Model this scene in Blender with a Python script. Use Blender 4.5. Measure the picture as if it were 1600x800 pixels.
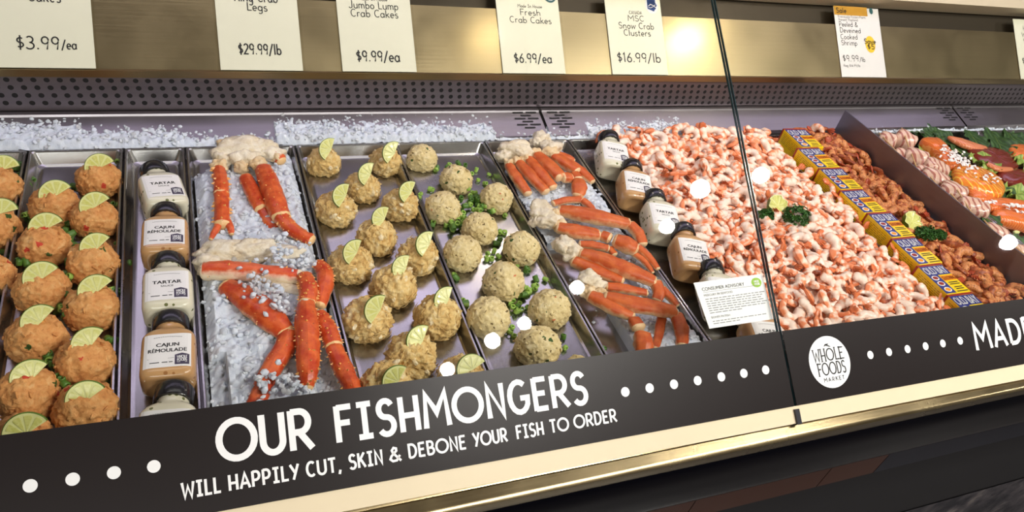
import bpy, bmesh, math, random
from mathutils import Vector, Matrix, noise
import numpy as np

random.seed(7)
SC = bpy.context.scene
for o in list(bpy.data.objects):
    bpy.data.objects.remove(o)
COL = SC.collection
PI = math.pi

# ------------------------------------------------------------------ camera
RZ = 0.85                      # height of the tray rims above the shop floor
FZ = RZ - 0.022                # tray floors
CAMZ = RZ + 0.80
FPX = 1170.0
_d1 = np.array([2850., -240., FPX]); _d1 /= np.linalg.norm(_d1)
_d2 = np.array([-575., -1120., FPX]); _d2 -= _d1 * (_d2 @ _d1); _d2 /= np.linalg.norm(_d2)
AX = np.array([_d1, _d2, np.cross(_d1, _d2)])
cam_data = bpy.data.cameras.new('camera')
cam_data.sensor_width = 36.0
cam_data.lens = 36.0 * FPX / 1600.0
cam_data.clip_start = 0.02
cam = bpy.data.objects.new('camera', cam_data)
COL.objects.link(cam)
_r = Vector(AX[:, 0]); _u = -Vector(AX[:, 1]); _b = -Vector(AX[:, 2])
cam.matrix_world = Matrix(((_r.x, _u.x, _b.x, 0), (_r.y, _u.y, _b.y, 0), (_r.z, _u.z, _b.z, CAMZ), (0, 0, 0, 1)))
SC.camera = cam

# ------------------------------------------------------------------ light
SC.view_settings.view_transform = 'Standard'
SC.view_settings.look = 'None'
SC.view_settings.gamma = 1.0
SC.view_settings.use_curve_mapping = False
SC.view_settings.exposure = 0.0
world = bpy.data.worlds.new('shop')
SC.world = world
world.use_nodes = True
world.node_tree.nodes['Background'].inputs[0].default_value = (1.0, 0.93, 0.82, 1)
world.node_tree.nodes['Background'].inputs[1].default_value = 0.17

def area(name, loc, size, energy, color, rot=(0, 0, 0)):
    l = bpy.data.lights.new(name, 'AREA')
    l.shape = 'RECTANGLE'; l.size, l.size_y = size
    l.energy = energy; l.color = color
    o = bpy.data.objects.new(name, l); COL.objects.link(o)
    o.location = loc; o.rotation_euler = rot
    return o

# lavender lighting over the back of the case, then two added fill lights
area('case_light', (1.0, 1.46, RZ + 0.90), (3.6, 0.22), 7.0, (0.82, 0.71, 1.0), (math.radians(-18), 0, 0))
area('counter_fill', (0.35, 1.15, 2.75), (2.8, 0.35), 7.0, (1.0, 0.97, 0.92), (0, 0, 0))  # added soft top light, stands for no known fixture
area('aisle_fill', (-0.5, -2.6, 2.75), (2.8, 0.8), 54.0, (1.0, 0.98, 0.95), (math.radians(62), 0, math.radians(-20)))  # unseen front light, added to brighten faces turned to the aisle

# ------------------------------------------------------------------ helpers
def ray(px, py):
    return AX @ np.array([px - 800., py - 400., FPX])

def bed(px, py, h=0.0):
    """point at height h above the tray floor on the sight line of a photo point"""
    r = ray(px, py); s = (FZ + h - CAMZ) / r[2]
    return Vector((s * r[0], s * r[1], FZ + h))

def on_plane(px, py, Y0, z0, dy, dz):
    r = ray(px, py)
    s = ((Y0 * -dz) + (z0 - CAMZ) * dy) / (r[1] * -dz + r[2] * dy)
    P = s * r + np.array([0, 0, CAMZ])
    return P[0], (P[1] - Y0) * dy + (P[2] - z0) * dz

GY, GDY, GDZ = 0.4875, 0.7877, 0.6161           # front glass: foot and lean
def G(x, s, o=0.0):
    t = s - 0.0105 * (x - 0.2)
    return Vector((x, GY + GDY * t - GDZ * o, RZ + GDZ * t + GDY * o))
PY, PDY, PDZ = 1.311, 0.7134, 0.7007            # price rail panel
def PZ(x): return RZ + 0.1035 + 0.0048 * x
def P(x, s, o=0.0):
    return Vector((x, PY + PDY * s - PDZ * o, PZ(x) + PDZ * s + PDY * o))
def panel_px(px, py):
    x, s = on_plane(px, py, PY, PZ(0.8), PDY, PDZ)
    x, s = on_plane(px, py, PY, PZ(x), PDY, PDZ)
    return x, s
def glass_px(px, py):
    x, s = on_plane(px, py, GY, RZ, GDY, GDZ)
    return x, s + 0.0105 * (x - 0.2)

class MB:
    def __init__(self):
        self.v = []; self.f = []; self.m = []; self.uv = []
    def add(self, verts, faces, mi=0, uvs=None):
        b = len(self.v)
        self.v += [Vector(p) for p in verts]
        self.uv += list(uvs) if uvs else [(0, 0)] * len(verts)
        for f in faces:
            self.f.append(tuple(b + i for i in f)); self.m.append(mi)
        return self
    def box(self, lo, hi, mi=0, xf=None):
        x0, y0, z0 = lo; x1, y1, z1 = hi
        vs = [Vector(p) for p in ((x0, y0, z0), (x1, y0, z0), (x1, y1, z0), (x0, y1, z0), (x0, y0, z1), (x1, y0, z1), (x1, y1, z1), (x0, y1, z1))]
        if xf: vs = [xf(p) for p in vs]
        return self.add(vs, [(0, 3, 2, 1), (4, 5, 6, 7), (0, 1, 5, 4), (1, 2, 6, 5), (2, 3, 7, 6), (3, 0, 4, 7)], mi)
    def quad(self, a, b, c, d, mi=0):
        return self.add([a, b, c, d], [(0, 1, 2, 3)], mi, [(0, 0), (1, 0), (1, 1), (0, 1)])
    def rings(self, rings, mi=0, cap0=True, cap1=True, us=None, closed=True):
        n = len(rings[0]); vs = []; uv = []; fs = []
        for k, r in enumerate(rings):
            u = us[k] if us else k / max(1, len(rings) - 1)
            rr = list(r) + ([r[0]] if closed else [])
            for j, p in enumerate(rr):
                vs.append(p); uv.append((u, j / n))
        w = n + 1 if closed else n
        for k in range(len(rings) - 1):
            for j in range(w - 1):
                a = k * w + j
                fs.append((a, a + 1, a + w + 1, a + w))
        if cap0: fs.append(tuple(reversed(range(n))))
        if cap1: fs.append(tuple((len(rings) - 1) * w + j for j in range(n)))
        return self.add(vs, fs, mi, uv)
    def build(self, name, mats, parent=None, smooth=True, world=True, sharp=None):
        me = bpy.data.meshes.new(name)
        off = parent.location.copy() if (parent is not None and world) else Vector((0, 0, 0))
        if parent is not None and world and parent.parent is not None:
            off = off + parent.parent.location
        me.from_pydata([tuple(p - off) for p in self.v], [], self.f)
        if not isinstance(mats, (list, tuple)): mats = [mats]
        for m in mats: me.materials.append(m)
        me.polygons.foreach_set('material_index', self.m)
        ul = me.uv_layers.new(name='UVMap')
        idx = np.empty(len(me.loops), dtype=np.int32); me.loops.foreach_get('vertex_index', idx)
        ul.data.foreach_set('uv', np.array(self.uv, dtype=np.float32)[idx].ravel())
        me.polygons.foreach_set('use_smooth', [smooth] * len(me.polygons))
        me.update()
        if sharp: me.set_sharp_from_angle(angle=math.radians(sharp))
        o = bpy.data.objects.new(name, me); COL.objects.link(o)
        if parent is not None: o.parent = parent
        return o

def tag(o, label, cat, group=None, kind=None):
    if label: o['label'] = label
    if cat: o['category'] = cat
    if group: o['group'] = group
    if kind: o['kind'] = kind
    return o

def thing(name, label, cat, loc=(0, 0, 0), group=None):
    o = bpy.data.objects.new(name, None); COL.objects.link(o)
    o.empty_display_size = 0.02; o.location = loc
    return tag(o, label, cat, group)

def dup(src, parent=None):
    c = src.copy(); COL.objects.link(c)
    if parent is not None: c.parent = parent
    for ch in list(src.children): dup(ch, c)
    return c

def tube_rings(path, radii, n=10, flat=1.0, up=Vector((0, 0, 1)), ends=True, bump=0.0, seed=0, us=None, sq=1.0):
    """rings round a polyline, rounded ends; first point of a ring lies on the up side"""
    path = [Vector(p) for p in path]; out = []; uo = []
    L = len(path)
    for k in range(L):
        t = (path[min(k + 1, L - 1)] - path[max(k - 1, 0)]).normalized()
        s = t.cross(up)
        if s.length < 1e-4: s = t.cross(Vector((1, 0, 0)))
        s.normalize(); w = s.cross(t).normalized()
        def ring(c, r):
            q = []
            for j in range(n):
                a = 2 * PI * j / n
                d = s * (math.copysign(abs(math.sin(a)) ** sq, math.sin(a))) + w * (math.copysign(abs(math.cos(a)) ** sq, math.cos(a)) * flat)
                rr = r
                if bump: rr *= 1 + bump * noise.noise((c + d * r) * 160 + Vector((seed, 0, 0)))
                q.append(c + d * rr)
            return q
        u = us[k] if us else k / (L - 1)
        if ends and k == 0:
            for f, g in ((0.45, 0.55), (0.22, 0.86)):
                out.append(ring(path[0] - t * radii[0] * f * 0.8, radii[0] * g)); uo.append(u)
        out.append(ring(path[k], radii[k])); uo.append(u)
        if ends and k == L - 1:
            for f, g in ((0.22, 0.86), (0.45, 0.55)):
                out.append(ring(path[k] + t * radii[k] * f * 0.8, radii[k] * g)); uo.append(u)
    return out, uo

def smooth_path(pts, rads, per=6):
    """Catmull-Rom through points and radii"""
    P_ = [Vector(p) for p in pts]; o = []; ro = []
    n = len(P_)
    for i in range(n - 1):
        p0, p1, p2, p3 = P_[max(i - 1, 0)], P_[i], P_[i + 1], P_[min(i + 2, n - 1)]
        r1, r2 = rads[i], rads[i + 1]
        for k in range(per):
            t = k / per
            o.append(0.5 * ((2 * p1) + (p2 - p0) * t + (2 * p0 - 5 * p1 + 4 * p2 - p3) * t * t + (-p0 + 3 * p1 - 3 * p2 + p3) * t ** 3))
            ro.append(r1 + (r2 - r1) * t)
    o.append(P_[-1]); ro.append(rads[-1])
    return o, ro

_ico = {}
def ico(sub):
    if sub not in _ico:
        bm = bmesh.new(); bmesh.ops.create_icosphere(bm, subdivisions=sub, radius=1)
        bm.verts.ensure_lookup_table()
        _ico[sub] = ([v.co.copy() for v in bm.verts], [tuple(v.index for v in f.verts) for f in bm.faces])
        bm.free()
    return _ico[sub]

def blob(mb, c, size, sub=4, amp=0.15, freq=2.0, seed=0, mi=0, rot=None, octv=3):
    vs, fs = ico(sub); out = []
    for v in vs:
        d = noise.fractal(v * freq + Vector((seed * 7.3, seed * 1.7, 0)), 1.0, 2.0, octv)
        p = v * (1 + amp * d)
        p = Vector((p.x * size[0], p.y * size[1], p.z * size[2]))
        if rot: p = rot @ p
        out.append(p + Vector(c))
    mb.add(out, fs, mi, [(0.5, 0.5)] * len(out))

# ------------------------------------------------------------------ materials
def S(r, g, b):
    f = lambda c: ((c / 255 + 0.055) / 1.055) ** 2.4 if c > 10.3 else c / 255 / 12.92
    return (f(r), f(g), f(b), 1)

class NT:
    def __init__(self, name):
        self.mat = bpy.data.materials.new(name); self.mat.use_nodes = True
        self.t = self.mat.node_tree; self.b = self.t.nodes['Principled BSDF']
        self.out = self.t.nodes['Material Output']
    def n(self, typ, **kw):
        nd = self.t.nodes.new(typ)
        for k, v in kw.items():
            if hasattr(nd, k): setattr(nd, k, v)
        return nd
    def l(self, a, b): self.t.links.new(a, b)
    def coord(self, which='Object', scale=None):
        tc = self.n('ShaderNodeTexCoord')
        if scale is None: return tc.outputs[which]
        mp = self.n('ShaderNodeMapping'); mp.inputs['Scale'].default_value = scale
        self.l(tc.outputs[which], mp.inputs['Vector']); return mp.outputs[0]
    def noise(self, vec, scale, detail=4, rough=0.55, dist=0.0):
        nd = self.n('ShaderNodeTexNoise'); nd.inputs['Scale'].default_value = scale
        nd.inputs['Detail'].default_value = detail; nd.inputs['Roughness'].default_value = rough
        nd.inputs['Distortion'].default_value = dist
        self.l(vec, nd.inputs['Vector']); return nd.outputs['Fac']
    def ramp(self, fac, stops, interp='LINEAR'):
        r = self.n('ShaderNodeValToRGB'); r.color_ramp.interpolation = interp
        e = r.color_ramp.elements
        while len(e) < len(stops): e.new(0.5)
        for el, (p, c) in zip(e, stops):
            el.position = p; el.color = c if len(c) == 4 else (*c, 1)
        self.l(fac, r.inputs[0]); return r.outputs[0]
    def mix(self, fac, a, b, blend='MIX'):
        m = self.n('ShaderNodeMix', data_type='RGBA', blend_type=blend)
        for sock, v in ((m.inputs[0], fac), (m.inputs[6], a), (m.inputs[7], b)):
            if hasattr(v, 'is_linked'): self.l(v, sock)
            else: sock.default_value = v
        return m.outputs[2]
    def math(self, op, a, b=None, c=None):
        m = self.n('ShaderNodeMath', operation=op)
        for s, v in zip(m.inputs, (a, b, c)):
            if v is None: continue
            if hasattr(v, 'is_linked'): self.l(v, s)
            else: s.default_value = v
        return m.outputs[0]
    def bump(self, h, strength=0.3, dist=0.002):
        b = self.n('ShaderNodeBump'); b.inputs['Strength'].default_value = strength; b.inputs['Distance'].default_value = dist
        self.l(h, b.inputs['Height']); self.l(b.outputs[0], self.b.inputs['Normal'])
    def set(self, **kw):
        nm = dict(color='Base Color', rough='Roughness', metal='Metallic', spec='Specular IOR Level', coat='Coat Weight', trans='Transmission Weight',
                  ior='IOR', sss='Subsurface Weight', aniso='Anisotropic', alpha='Alpha', coatr='Coat Roughness', sheen='Sheen Weight')
        for k, v in kw.items():
            s = self.b.inputs[nm[k]]
            if hasattr(v, 'is_linked'): self.l(v, s)
            else: s.default_value = v
        return self

def flat(name, col, rough=0.5, metal=0.0, coat=0.0, vary=0.06, scale=60):
    t = NT(name); f = t.noise(t.coord(), scale)
    lo = tuple(c * (1 - vary * 2) for c in col[:3]) + (1,); hi = tuple(min(1, c * (1 + vary)) for c in col[:3]) + (1,)
    t.set(color=t.mix(f, lo, hi), rough=rough, metal=metal, coat=coat)
    return t.mat

def steel(name, col, rough=0.25, stretch=(3, 220, 220), bump=0.12, aniso=0.0):
    t = NT(name); v = t.coord('Object', stretch)
    f = t.noise(v, 1.0, 6, 0.6); g = t.noise(t.coord(), 9.0, 5)
    t.set(color=t.mix(f, tuple(c * 0.86 for c in col[:3]) + (1,), col), metal=1.0, aniso=aniso,
          rough=t.math('ADD', t.math('MULTIPLY', g, 0.22), rough - 0.08))
    t.bump(f, bump, 0.0006)
    return t.mat

M = {}
M['tray'] = steel('tray_steel', (0.46, 0.45, 0.44, 1), 0.22, (220, 5, 220), 0.10)
M['panel'] = steel('panel_steel', (0.37, 0.295, 0.165, 1), 0.30, (4, 260, 260), 0.25)  # warm lamp reflections are put into the base colour of plain steel
M['ledge'] = steel('ledge_steel', (0.46, 0.43, 0.46, 1), 0.34, (5, 200, 200), 0.10)
M['plate'] = steel('divider_steel', (0.25, 0.245, 0.30, 1), 0.42, (160, 4, 160), 0.08)
M['warm_rail'] = steel('warm_tinted_rail_steel', (0.36, 0.285, 0.16, 1), 0.22, (3, 200, 200), 0.15)  # stainless rail, its warm reflected light mixed into the colour
M['dark'] = flat('dark_gap', (0.012, 0.011, 0.013), 0.6)
M['cream'] = flat('cream_paint', S(222, 206, 174), 0.45, vary=0.04, scale=8)
M['beige'] = flat('beige_trim', S(205, 190, 160), 0.5)
M['black'] = flat('black_bumper', (0.0015, 0.0015, 0.003), 0.13)
M['brown'] = flat('brown_panel', S(62, 33, 22), 0.35, scale=12)
M['navy'] = flat('panel_reflection_and_clip', S(26, 27, 36), 0.4, scale=12)  # bluish reflection as colour on the lower panel, own colour of the clip
M['signblack'] = flat('sign_black', S(29, 23, 23), 0.35, vary=0.05, scale=6)
M['white'] = flat('white_vinyl', S(236, 236, 236), 0.4, vary=0.02)
M['paper'] = flat('tag_paper', S(238, 236, 214), 0.55, vary=0.02)
M['ink'] = flat('black_ink', (0.01, 0.01, 0.012), 0.6)
M['grey_ink'] = flat('grey_ink', S(130, 130, 130), 0.6)
M['label'] = flat('label_paper', S(236, 233, 232), 0.4, vary=0.02)
M['plum'] = flat('plum_ink', S(62, 54, 78), 0.45)
M['cap'] = flat('cap_plastic', (0.010, 0.010, 0.014), 0.25, coat=0.3)
M['gold'] = flat('sale_gold', S(205, 150, 40), 0.5)
M['yellow_dot'] = flat('yellow_sticker', S(248, 205, 50), 0.5)
M['blue'] = flat('blue_print', S(25, 70, 140), 0.5)
M['teal'] = flat('teal_print', S(40, 95, 100), 0.5)
M['lime_green'] = flat('green_print', S(150, 195, 50), 0.5)
M['box_yellow'] = flat('carton_yellow', S(240, 205, 15), 0.35, coat=0.2, vary=0.03)
M['box_blue'] = flat('carton_blue', S(40, 50, 125), 0.35, coat=0.2)
M['box_red'] = flat('carton_red', S(150, 45, 30), 0.4)
M['box_orange'] = flat('carton_orange', S(240, 150, 20), 0.4)
M['wood'] = flat('skewer_wood', S(205, 165, 115), 0.6)
M['bead'] = flat('coconut_white', S(245, 240, 238), 0.5)

def dots_mat():
    t = NT('perforated_steel'); sp = t.n('ShaderNodeSeparateXYZ'); t.l(t.coord(), sp.inputs[0])
    x = t.math('MULTIPLY', sp.outputs[0], 1 / 0.0192); z = t.math('MULTIPLY', sp.outputs[2], 1 / 0.0147)
    row = t.math('FLOOR', z)
    fx = t.math('SUBTRACT', t.math('FRACT', t.math('ADD', x, t.math('MULTIPLY', row, 0.17))), 0.5)
    fz = t.math('SUBTRACT', t.math('FRACT', z), 0.5)
    d = t.math('SQRT', t.math('ADD', t.math('POWER', t.math('MULTIPLY', fx, 0.0192), 2.0), t.math('POWER', t.math('MULTIPLY', fz, 0.0147), 2.0)))
    hole = t.math('LESS_THAN', d, 0.0045)
    rng = t.math('MULTIPLY', t.math('GREATER_THAN', sp.outputs[2], 0.0147), t.math('LESS_THAN', sp.outputs[2], 0.0147 * 5))
    hole = t.math('MULTIPLY', hole, rng)
    g = t.noise(t.coord('Object', (4, 100, 100)), 1.0, 4)
    t.set(color=t.mix(hole, t.mix(g, (0.16, 0.135, 0.15, 1), (0.22, 0.19, 0.205, 1)), (0.006, 0.006, 0.008, 1)),
          rough=t.math('ADD', 0.42, t.math('MULTIPLY', hole, 0.5)), metal=t.math('SUBTRACT', 0.8, t.math('MULTIPLY', hole, 0.8)))
    t.bump(t.math('MULTIPLY', hole, -1.0), 0.6, 0.002)
    return t.mat
M['perf'] = dots_mat()

def glass_mat():
    t = NT('case_glass')
    lw = t.n('ShaderNodeLayerWeight'); lw.inputs[0].default_value = 0.5
    fr = t.math('ADD', 0.035, t.math('MULTIPLY', t.math('POWER', lw.outputs['Facing'], 5.0), 0.9))
    tr = t.n('ShaderNodeBsdfTransparent'); tr.inputs[0].default_value = (0.985, 0.99, 0.985, 1)
    gl = t.n('ShaderNodeBsdfGlossy'); gl.inputs['Roughness'].default_value = 0.012
    mx = t.n('ShaderNodeMixShader'); t.l(fr, mx.inputs[0]); t.l(tr.outputs[0], mx.inputs[1]); t.l(gl.outputs[0], mx.inputs[2])
    t.l(mx.outputs[0], t.out.inputs[0]); return t.mat
M['glass'] = glass_mat()
M['glass_edge'] = flat('glass_edge', S(40, 62, 66), 0.15, coat=0.5)

def sleeve_mat():
    t = NT('clear_sleeve')
    tr = t.n('ShaderNodeBsdfTransparent'); tr.inputs[0].default_value = (0.96, 0.96, 0.94, 1)
    gl = t.n('ShaderNodeBsdfGlossy'); gl.inputs['Roughness'].default_value = 0.15
    mx = t.n('ShaderNodeMixShader'); mx.inputs[0].default_value = 0.045
    t.l(tr.outputs[0], mx.inputs[1]); t.l(gl.outputs[0], mx.inputs[2]); t.l(mx.outputs[0], t.out.inputs[0]); return t.mat
M['sleeve'] = sleeve_mat()

def ice_mat():
    t = NT('crushed_ice'); f = t.noise(t.coord(), 90.0, 3)
    t.set(color=t.mix(f, S(206, 215, 232), S(240, 244, 251)), rough=0.07, trans=0.10, ior=1.31, spec=0.6)
    t.bump(t.noise(t.coord(), 420.0, 3), 0.5, 0.0015)
    t.set(sss=0.9); t.b.inputs['Subsurface Radius'].default_value = (1, 1, 1); t.b.inputs['Subsurface Scale'].default_value = 0.003
    return t.mat
M['ice'] = ice_mat()
_t = NT('ice_chip'); _t.set(color=(.96, .97, 1, 1), rough=0.04, trans=0.6, ior=1.31, spec=0.7); M['ice_chip'] = _t.mat

def cake_mat(name, c0, c1, c2, dark, flecks, streak=(1, 1, 1), bstr=0.8):
    t = NT(name); oi = t.n('ShaderNodeObjectInfo')
    ofs = t.n('ShaderNodeVectorMath', operation='ADD')
    t.l(t.coord('Object', streak), ofs.inputs[0])
    cb = t.n('ShaderNodeCombineXYZ'); t.l(t.math('MULTIPLY', oi.outputs['Random'], 3.0), cb.inputs[0]); t.l(cb.outputs[0], ofs.inputs[1])
    v = ofs.outputs[0]
    a = t.noise(v, 70, 6, 0.65, 0.8); b = t.noise(v, 24, 3); d = t.noise(v, 240, 4, 0.7, 0.5)
    col = t.ramp(a, [(0.30, dark), (0.42, c0), (0.55, c1), (0.72, c2)])
    col = t.mix(t.math('MULTIPLY', b, 0.55), col, c1)
    col = t.mix(t.ramp(d, [(0.28, (1, 1, 1)), (0.40, (0, 0, 0))]), col, dark)
    nc = t.n('ShaderNodeTexNoise'); nc.inputs['Scale'].default_value = 160; t.l(v, nc.inputs['Vector'])
    v4 = t.n('ShaderNodeVectorMath', operation='SCALE'); t.l(nc.outputs['Color'], v4.inputs[0]); v4.inputs['Scale'].default_value = .009
    v3 = t.n('ShaderNodeVectorMath', operation='ADD'); t.l(v, v3.inputs[0]); t.l(v4.outputs[0], v3.inputs[1])
    for k, (fc, sc, th) in enumerate(flecks):
        vo = t.n('ShaderNodeTexVoronoi'); vo.inputs['Scale'].default_value = sc
        v2 = t.n('ShaderNodeVectorMath', operation='ADD'); t.l(v3.outputs[0], v2.inputs[0]); v2.inputs[1].default_value = (k * 3.1, k * 1.7, k)
        t.l(v2.outputs[0], vo.inputs['Vector'])
        sel = t.n('ShaderNodeSeparateColor'); t.l(vo.outputs['Color'], sel.inputs[0])
        msk = t.math('MULTIPLY', t.math('LESS_THAN', vo.outputs['Distance'], t.math('MULTIPLY', a, 0.52)), t.math('GREATER_THAN', sel.outputs[0], th))
        col = t.mix(msk, col, fc)
    t.set(color=col, rough=0.62, spec=0.35, sss=0.0)
    t.bump(t.math('ADD', a, t.math('MULTIPLY', d, 0.6)), bstr, 0.004)
    return t.mat
M['cake_orange'] = cake_mat('orange_cake', S(208, 138, 76), S(220, 160, 96), S(234, 192, 134), S(164, 96, 46), [(S(60, 85, 30), 62, 0.90), (S(200, 66, 44), 58, 0.91)], bstr=0.5)
M['cake_lump'] = cake_mat('lump_cake', S(222, 180, 108), S(236, 206, 142), S(250, 238, 206), S(176, 124, 62), [], (1, 1, 0.45))
M['cake_fresh'] = cake_mat('fresh_cake', S(216, 192, 134), S(232, 212, 160), S(243, 230, 194), S(166, 136, 82), [(S(58, 88, 36), 80, 0.88), (S(120, 98, 56), 140, 0.75), (S(206, 120, 76), 75, 0.955)], bstr=0.6)

def pulp_mat():
    t = NT('lime_pulp'); f = t.noise(t.coord('Object', (1, 1, 1)), 260, 3, 0.6, 1.0)
    t.set(color=t.ramp(f, [(0.3, S(200, 200, 104)), (0.6, S(216, 214, 130)), (0.8, S(228, 226, 156))]), rough=0.22, spec=0.5, coat=0.3)
    t.bump(f, 0.3, 0.001); return t.mat
M['pulp'] = pulp_mat()
M['pith'] = flat('lime_pith', S(222, 222, 152), 0.5)
M['rind'] = flat('lime_rind', S(86, 120, 32), 0.35, coat=0.2, vary=0.25, scale=120)
M['scallion'] = flat('scallion_green', S(166, 206, 92), 0.4, vary=0.35, scale=30)
M['scallion_dark'] = flat('scallion_dark', S(86, 130, 46), 0.4, vary=0.3, scale=30)
M['parsley'] = flat('parsley_green', S(54, 104, 34), 0.55, vary=0.35, scale=90)

def leaf_mat(name, a, b):
    t = NT(name); f = t.noise(t.coord(), 45, 5, 0.6)
    w = t.n('ShaderNodeTexWave'); w.inputs['Scale'].default_value = 30; w.inputs['Distortion'].default_value = 4
    t.l(t.coord(), w.inputs['Vector'])
    t.set(color=t.mix(t.math('MULTIPLY', w.outputs['Fac'], f), a, b), rough=0.45)
    t.bump(w.outputs['Fac'], 0.3, 0.002); return t.mat
M['leaf'] = leaf_mat('dark_leaf', S(34, 62, 26), S(84, 118, 60))
M['lettuce'] = leaf_mat('lettuce_leaf', S(110, 140, 50), S(190, 200, 110))

def sauce_mat(name, c, speck, th):
    t = NT(name); vo = t.n('ShaderNodeTexVoronoi'); vo.inputs['Scale'].default_value = 130
    v = t.coord(); t.l(v, vo.inputs['Vector'])
    sel = t.n('ShaderNodeSeparateColor'); t.l(vo.outputs['Color'], sel.inputs[0])
    m = t.math('MULTIPLY', t.math('LESS_THAN', vo.outputs['Distance'], 0.32), t.math('GREATER_THAN', sel.outputs[0], th))
    f = t.noise(v, 18, 3)
    t.set(color=t.mix(m, t.mix(f, tuple(k * 0.86 for k in c[:3]) + (1,), c), speck), rough=0.25, coat=0.9, coatr=0.06, spec=0.4)
    return t.mat
M['tartar'] = sauce_mat('tartar_sauce', S(228, 222, 198), S(110, 112, 70), 0.72)
M['remoulade'] = sauce_mat('remoulade_sauce', S(204, 158, 108), S(160, 110, 66), 0.8)

def shrimp_mat(name, white, pink, orange, speck=None, rough=0.32):
    t = NT(name); uv = t.n('ShaderNodeUVMap'); uv.uv_map = 'UVMap'
    sp = t.n('ShaderNodeSeparateXYZ'); t.l(uv.outputs[0], sp.inputs[0])
    oi = t.n('ShaderNodeObjectInfo')
    back = t.math('ABSOLUTE', t.math('SUBTRACT', t.math('FRACT', t.math('ADD', sp.outputs[1], 0.5)), 0.5))   # 0 on the back
    seg = t.math('SINE', t.math('MULTIPLY', sp.outputs[0], 38.0))
    nz = t.noise(t.coord(), 110, 4)
    q = t.math('ADD', t.math('ADD', t.math('MULTIPLY', back, 1.5), t.math('MULTIPLY', seg, 0.13)), t.math('MULTIPLY', t.math('SUBTRACT', nz, 0.5), 0.9))
    q = t.math('ADD', q, t.math('MULTIPLY', t.math('SUBTRACT', oi.outputs['Random'], 0.5), 0.35))
    q = t.math('SUBTRACT', q, t.math('MULTIPLY', t.math('POWER', sp.outputs[0], 4.0), 0.55))
    col = t.ramp(q, [(0.0, orange), (0.16, pink), (0.36, white), (0.9, white)])
    if speck: col = t.mix(t.ramp(t.noise(t.coord(), 420, 3), [(.34, (1, 1, 1)), (.44, (0, 0, 0))]), col, speck)
    t.set(color=col, rough=rough, spec=0.45, coat=0.0 if speck else 0.25)
    t.bump(t.math('ADD', t.math('MULTIPLY', seg, 0.3), nz), 0.7 if speck else 0.25, 0.002); return t.mat
M['shrimp'] = shrimp_mat('cooked_shrimp', S(246, 222, 206), S(244, 192, 162), S(234, 138, 92))
M['shrimp_tail'] = flat('shrimp_tail', S(234, 122, 70), 0.3, coat=0.3, vary=0.3, scale=90)
M['spiced'] = shrimp_mat('spiced_shrimp', S(206, 134, 80), S(178, 94, 48), S(138, 62, 28), rough=0.5, speck=S(96, 46, 22))
M['spiced_tail'] = flat('spiced_tail', S(176, 70, 34), 0.4, vary=0.3, scale=90)

def crab_mat(name, shell, shell2, cream, fleck, endw=0.10, belly=0.30, gloss=0.28):
    t = NT(name); uv = t.n('ShaderNodeUVMap'); uv.uv_map = 'UVMap'
    sp = t.n('ShaderNodeSeparateXYZ'); t.l(uv.outputs[0], sp.inputs[0])
    v = t.coord(); nz = t.noise(v, 60, 5, 0.6); n2 = t.noise(v, 320, 3)
    back = t.math('ABSOLUTE', t.math('SUBTRACT', t.math('FRACT', t.math('ADD', sp.outputs[1], 0.5)), 0.5))
    e = t.math('MINIMUM', sp.outputs[0], t.math('SUBTRACT', 1.0, sp.outputs[0]))
    e = t.math('ADD', e, t.math('MULTIPLY', t.math('SUBTRACT', nz, 0.5), 0.10))
    em = t.ramp(e, [(endw * 0.45, (1, 1, 1)), (endw, (0, 0, 0))])
    bm_ = t.ramp(t.math('ADD', back, t.math('MULTIPLY', t.math('SUBTRACT', nz, 0.5), 0.25)), [(belly, (0, 0, 0)), (belly + 0.12, (1, 1, 1))])
    c = t.mix(t.ramp(nz, [(0.35, (0, 0, 0)), (0.68, (1, 1, 1))]), shell, shell2)
    c = t.mix(em, c, cream); c = t.mix(bm_, c, cream)
    c = t.mix(t.ramp(n2, [(0.27, (1, 1, 1)), (0.33, (0, 0, 0))]), c, fleck)
    t.set(color=c, rough=gloss, spec=0.4, coat=0.08)
    t.bump(t.math('ADD', nz, t.math('MULTIPLY', n2, 0.4)), 0.5, 0.002); return t.mat
M['king'] = crab_mat('king_crab_shell', S(192, 58, 26), S(232, 112, 56), S(238, 196, 140), S(110, 40, 20), 0.022, 0.22)
M['king_pale'] = crab_mat('king_crab_pale_side', S(204, 70, 38), S(230, 112, 66), S(240, 222, 194), S(110, 40, 20), 0.022, 0.10)
M['snow'] = crab_mat('snow_crab_shell', S(190, 78, 32), S(216, 112, 54), S(232, 196, 150), S(140, 62, 28), 0.022, 0.19, 0.44)
M['spine'] = flat('crab_spine', S(240, 176, 100), 0.4)

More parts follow.
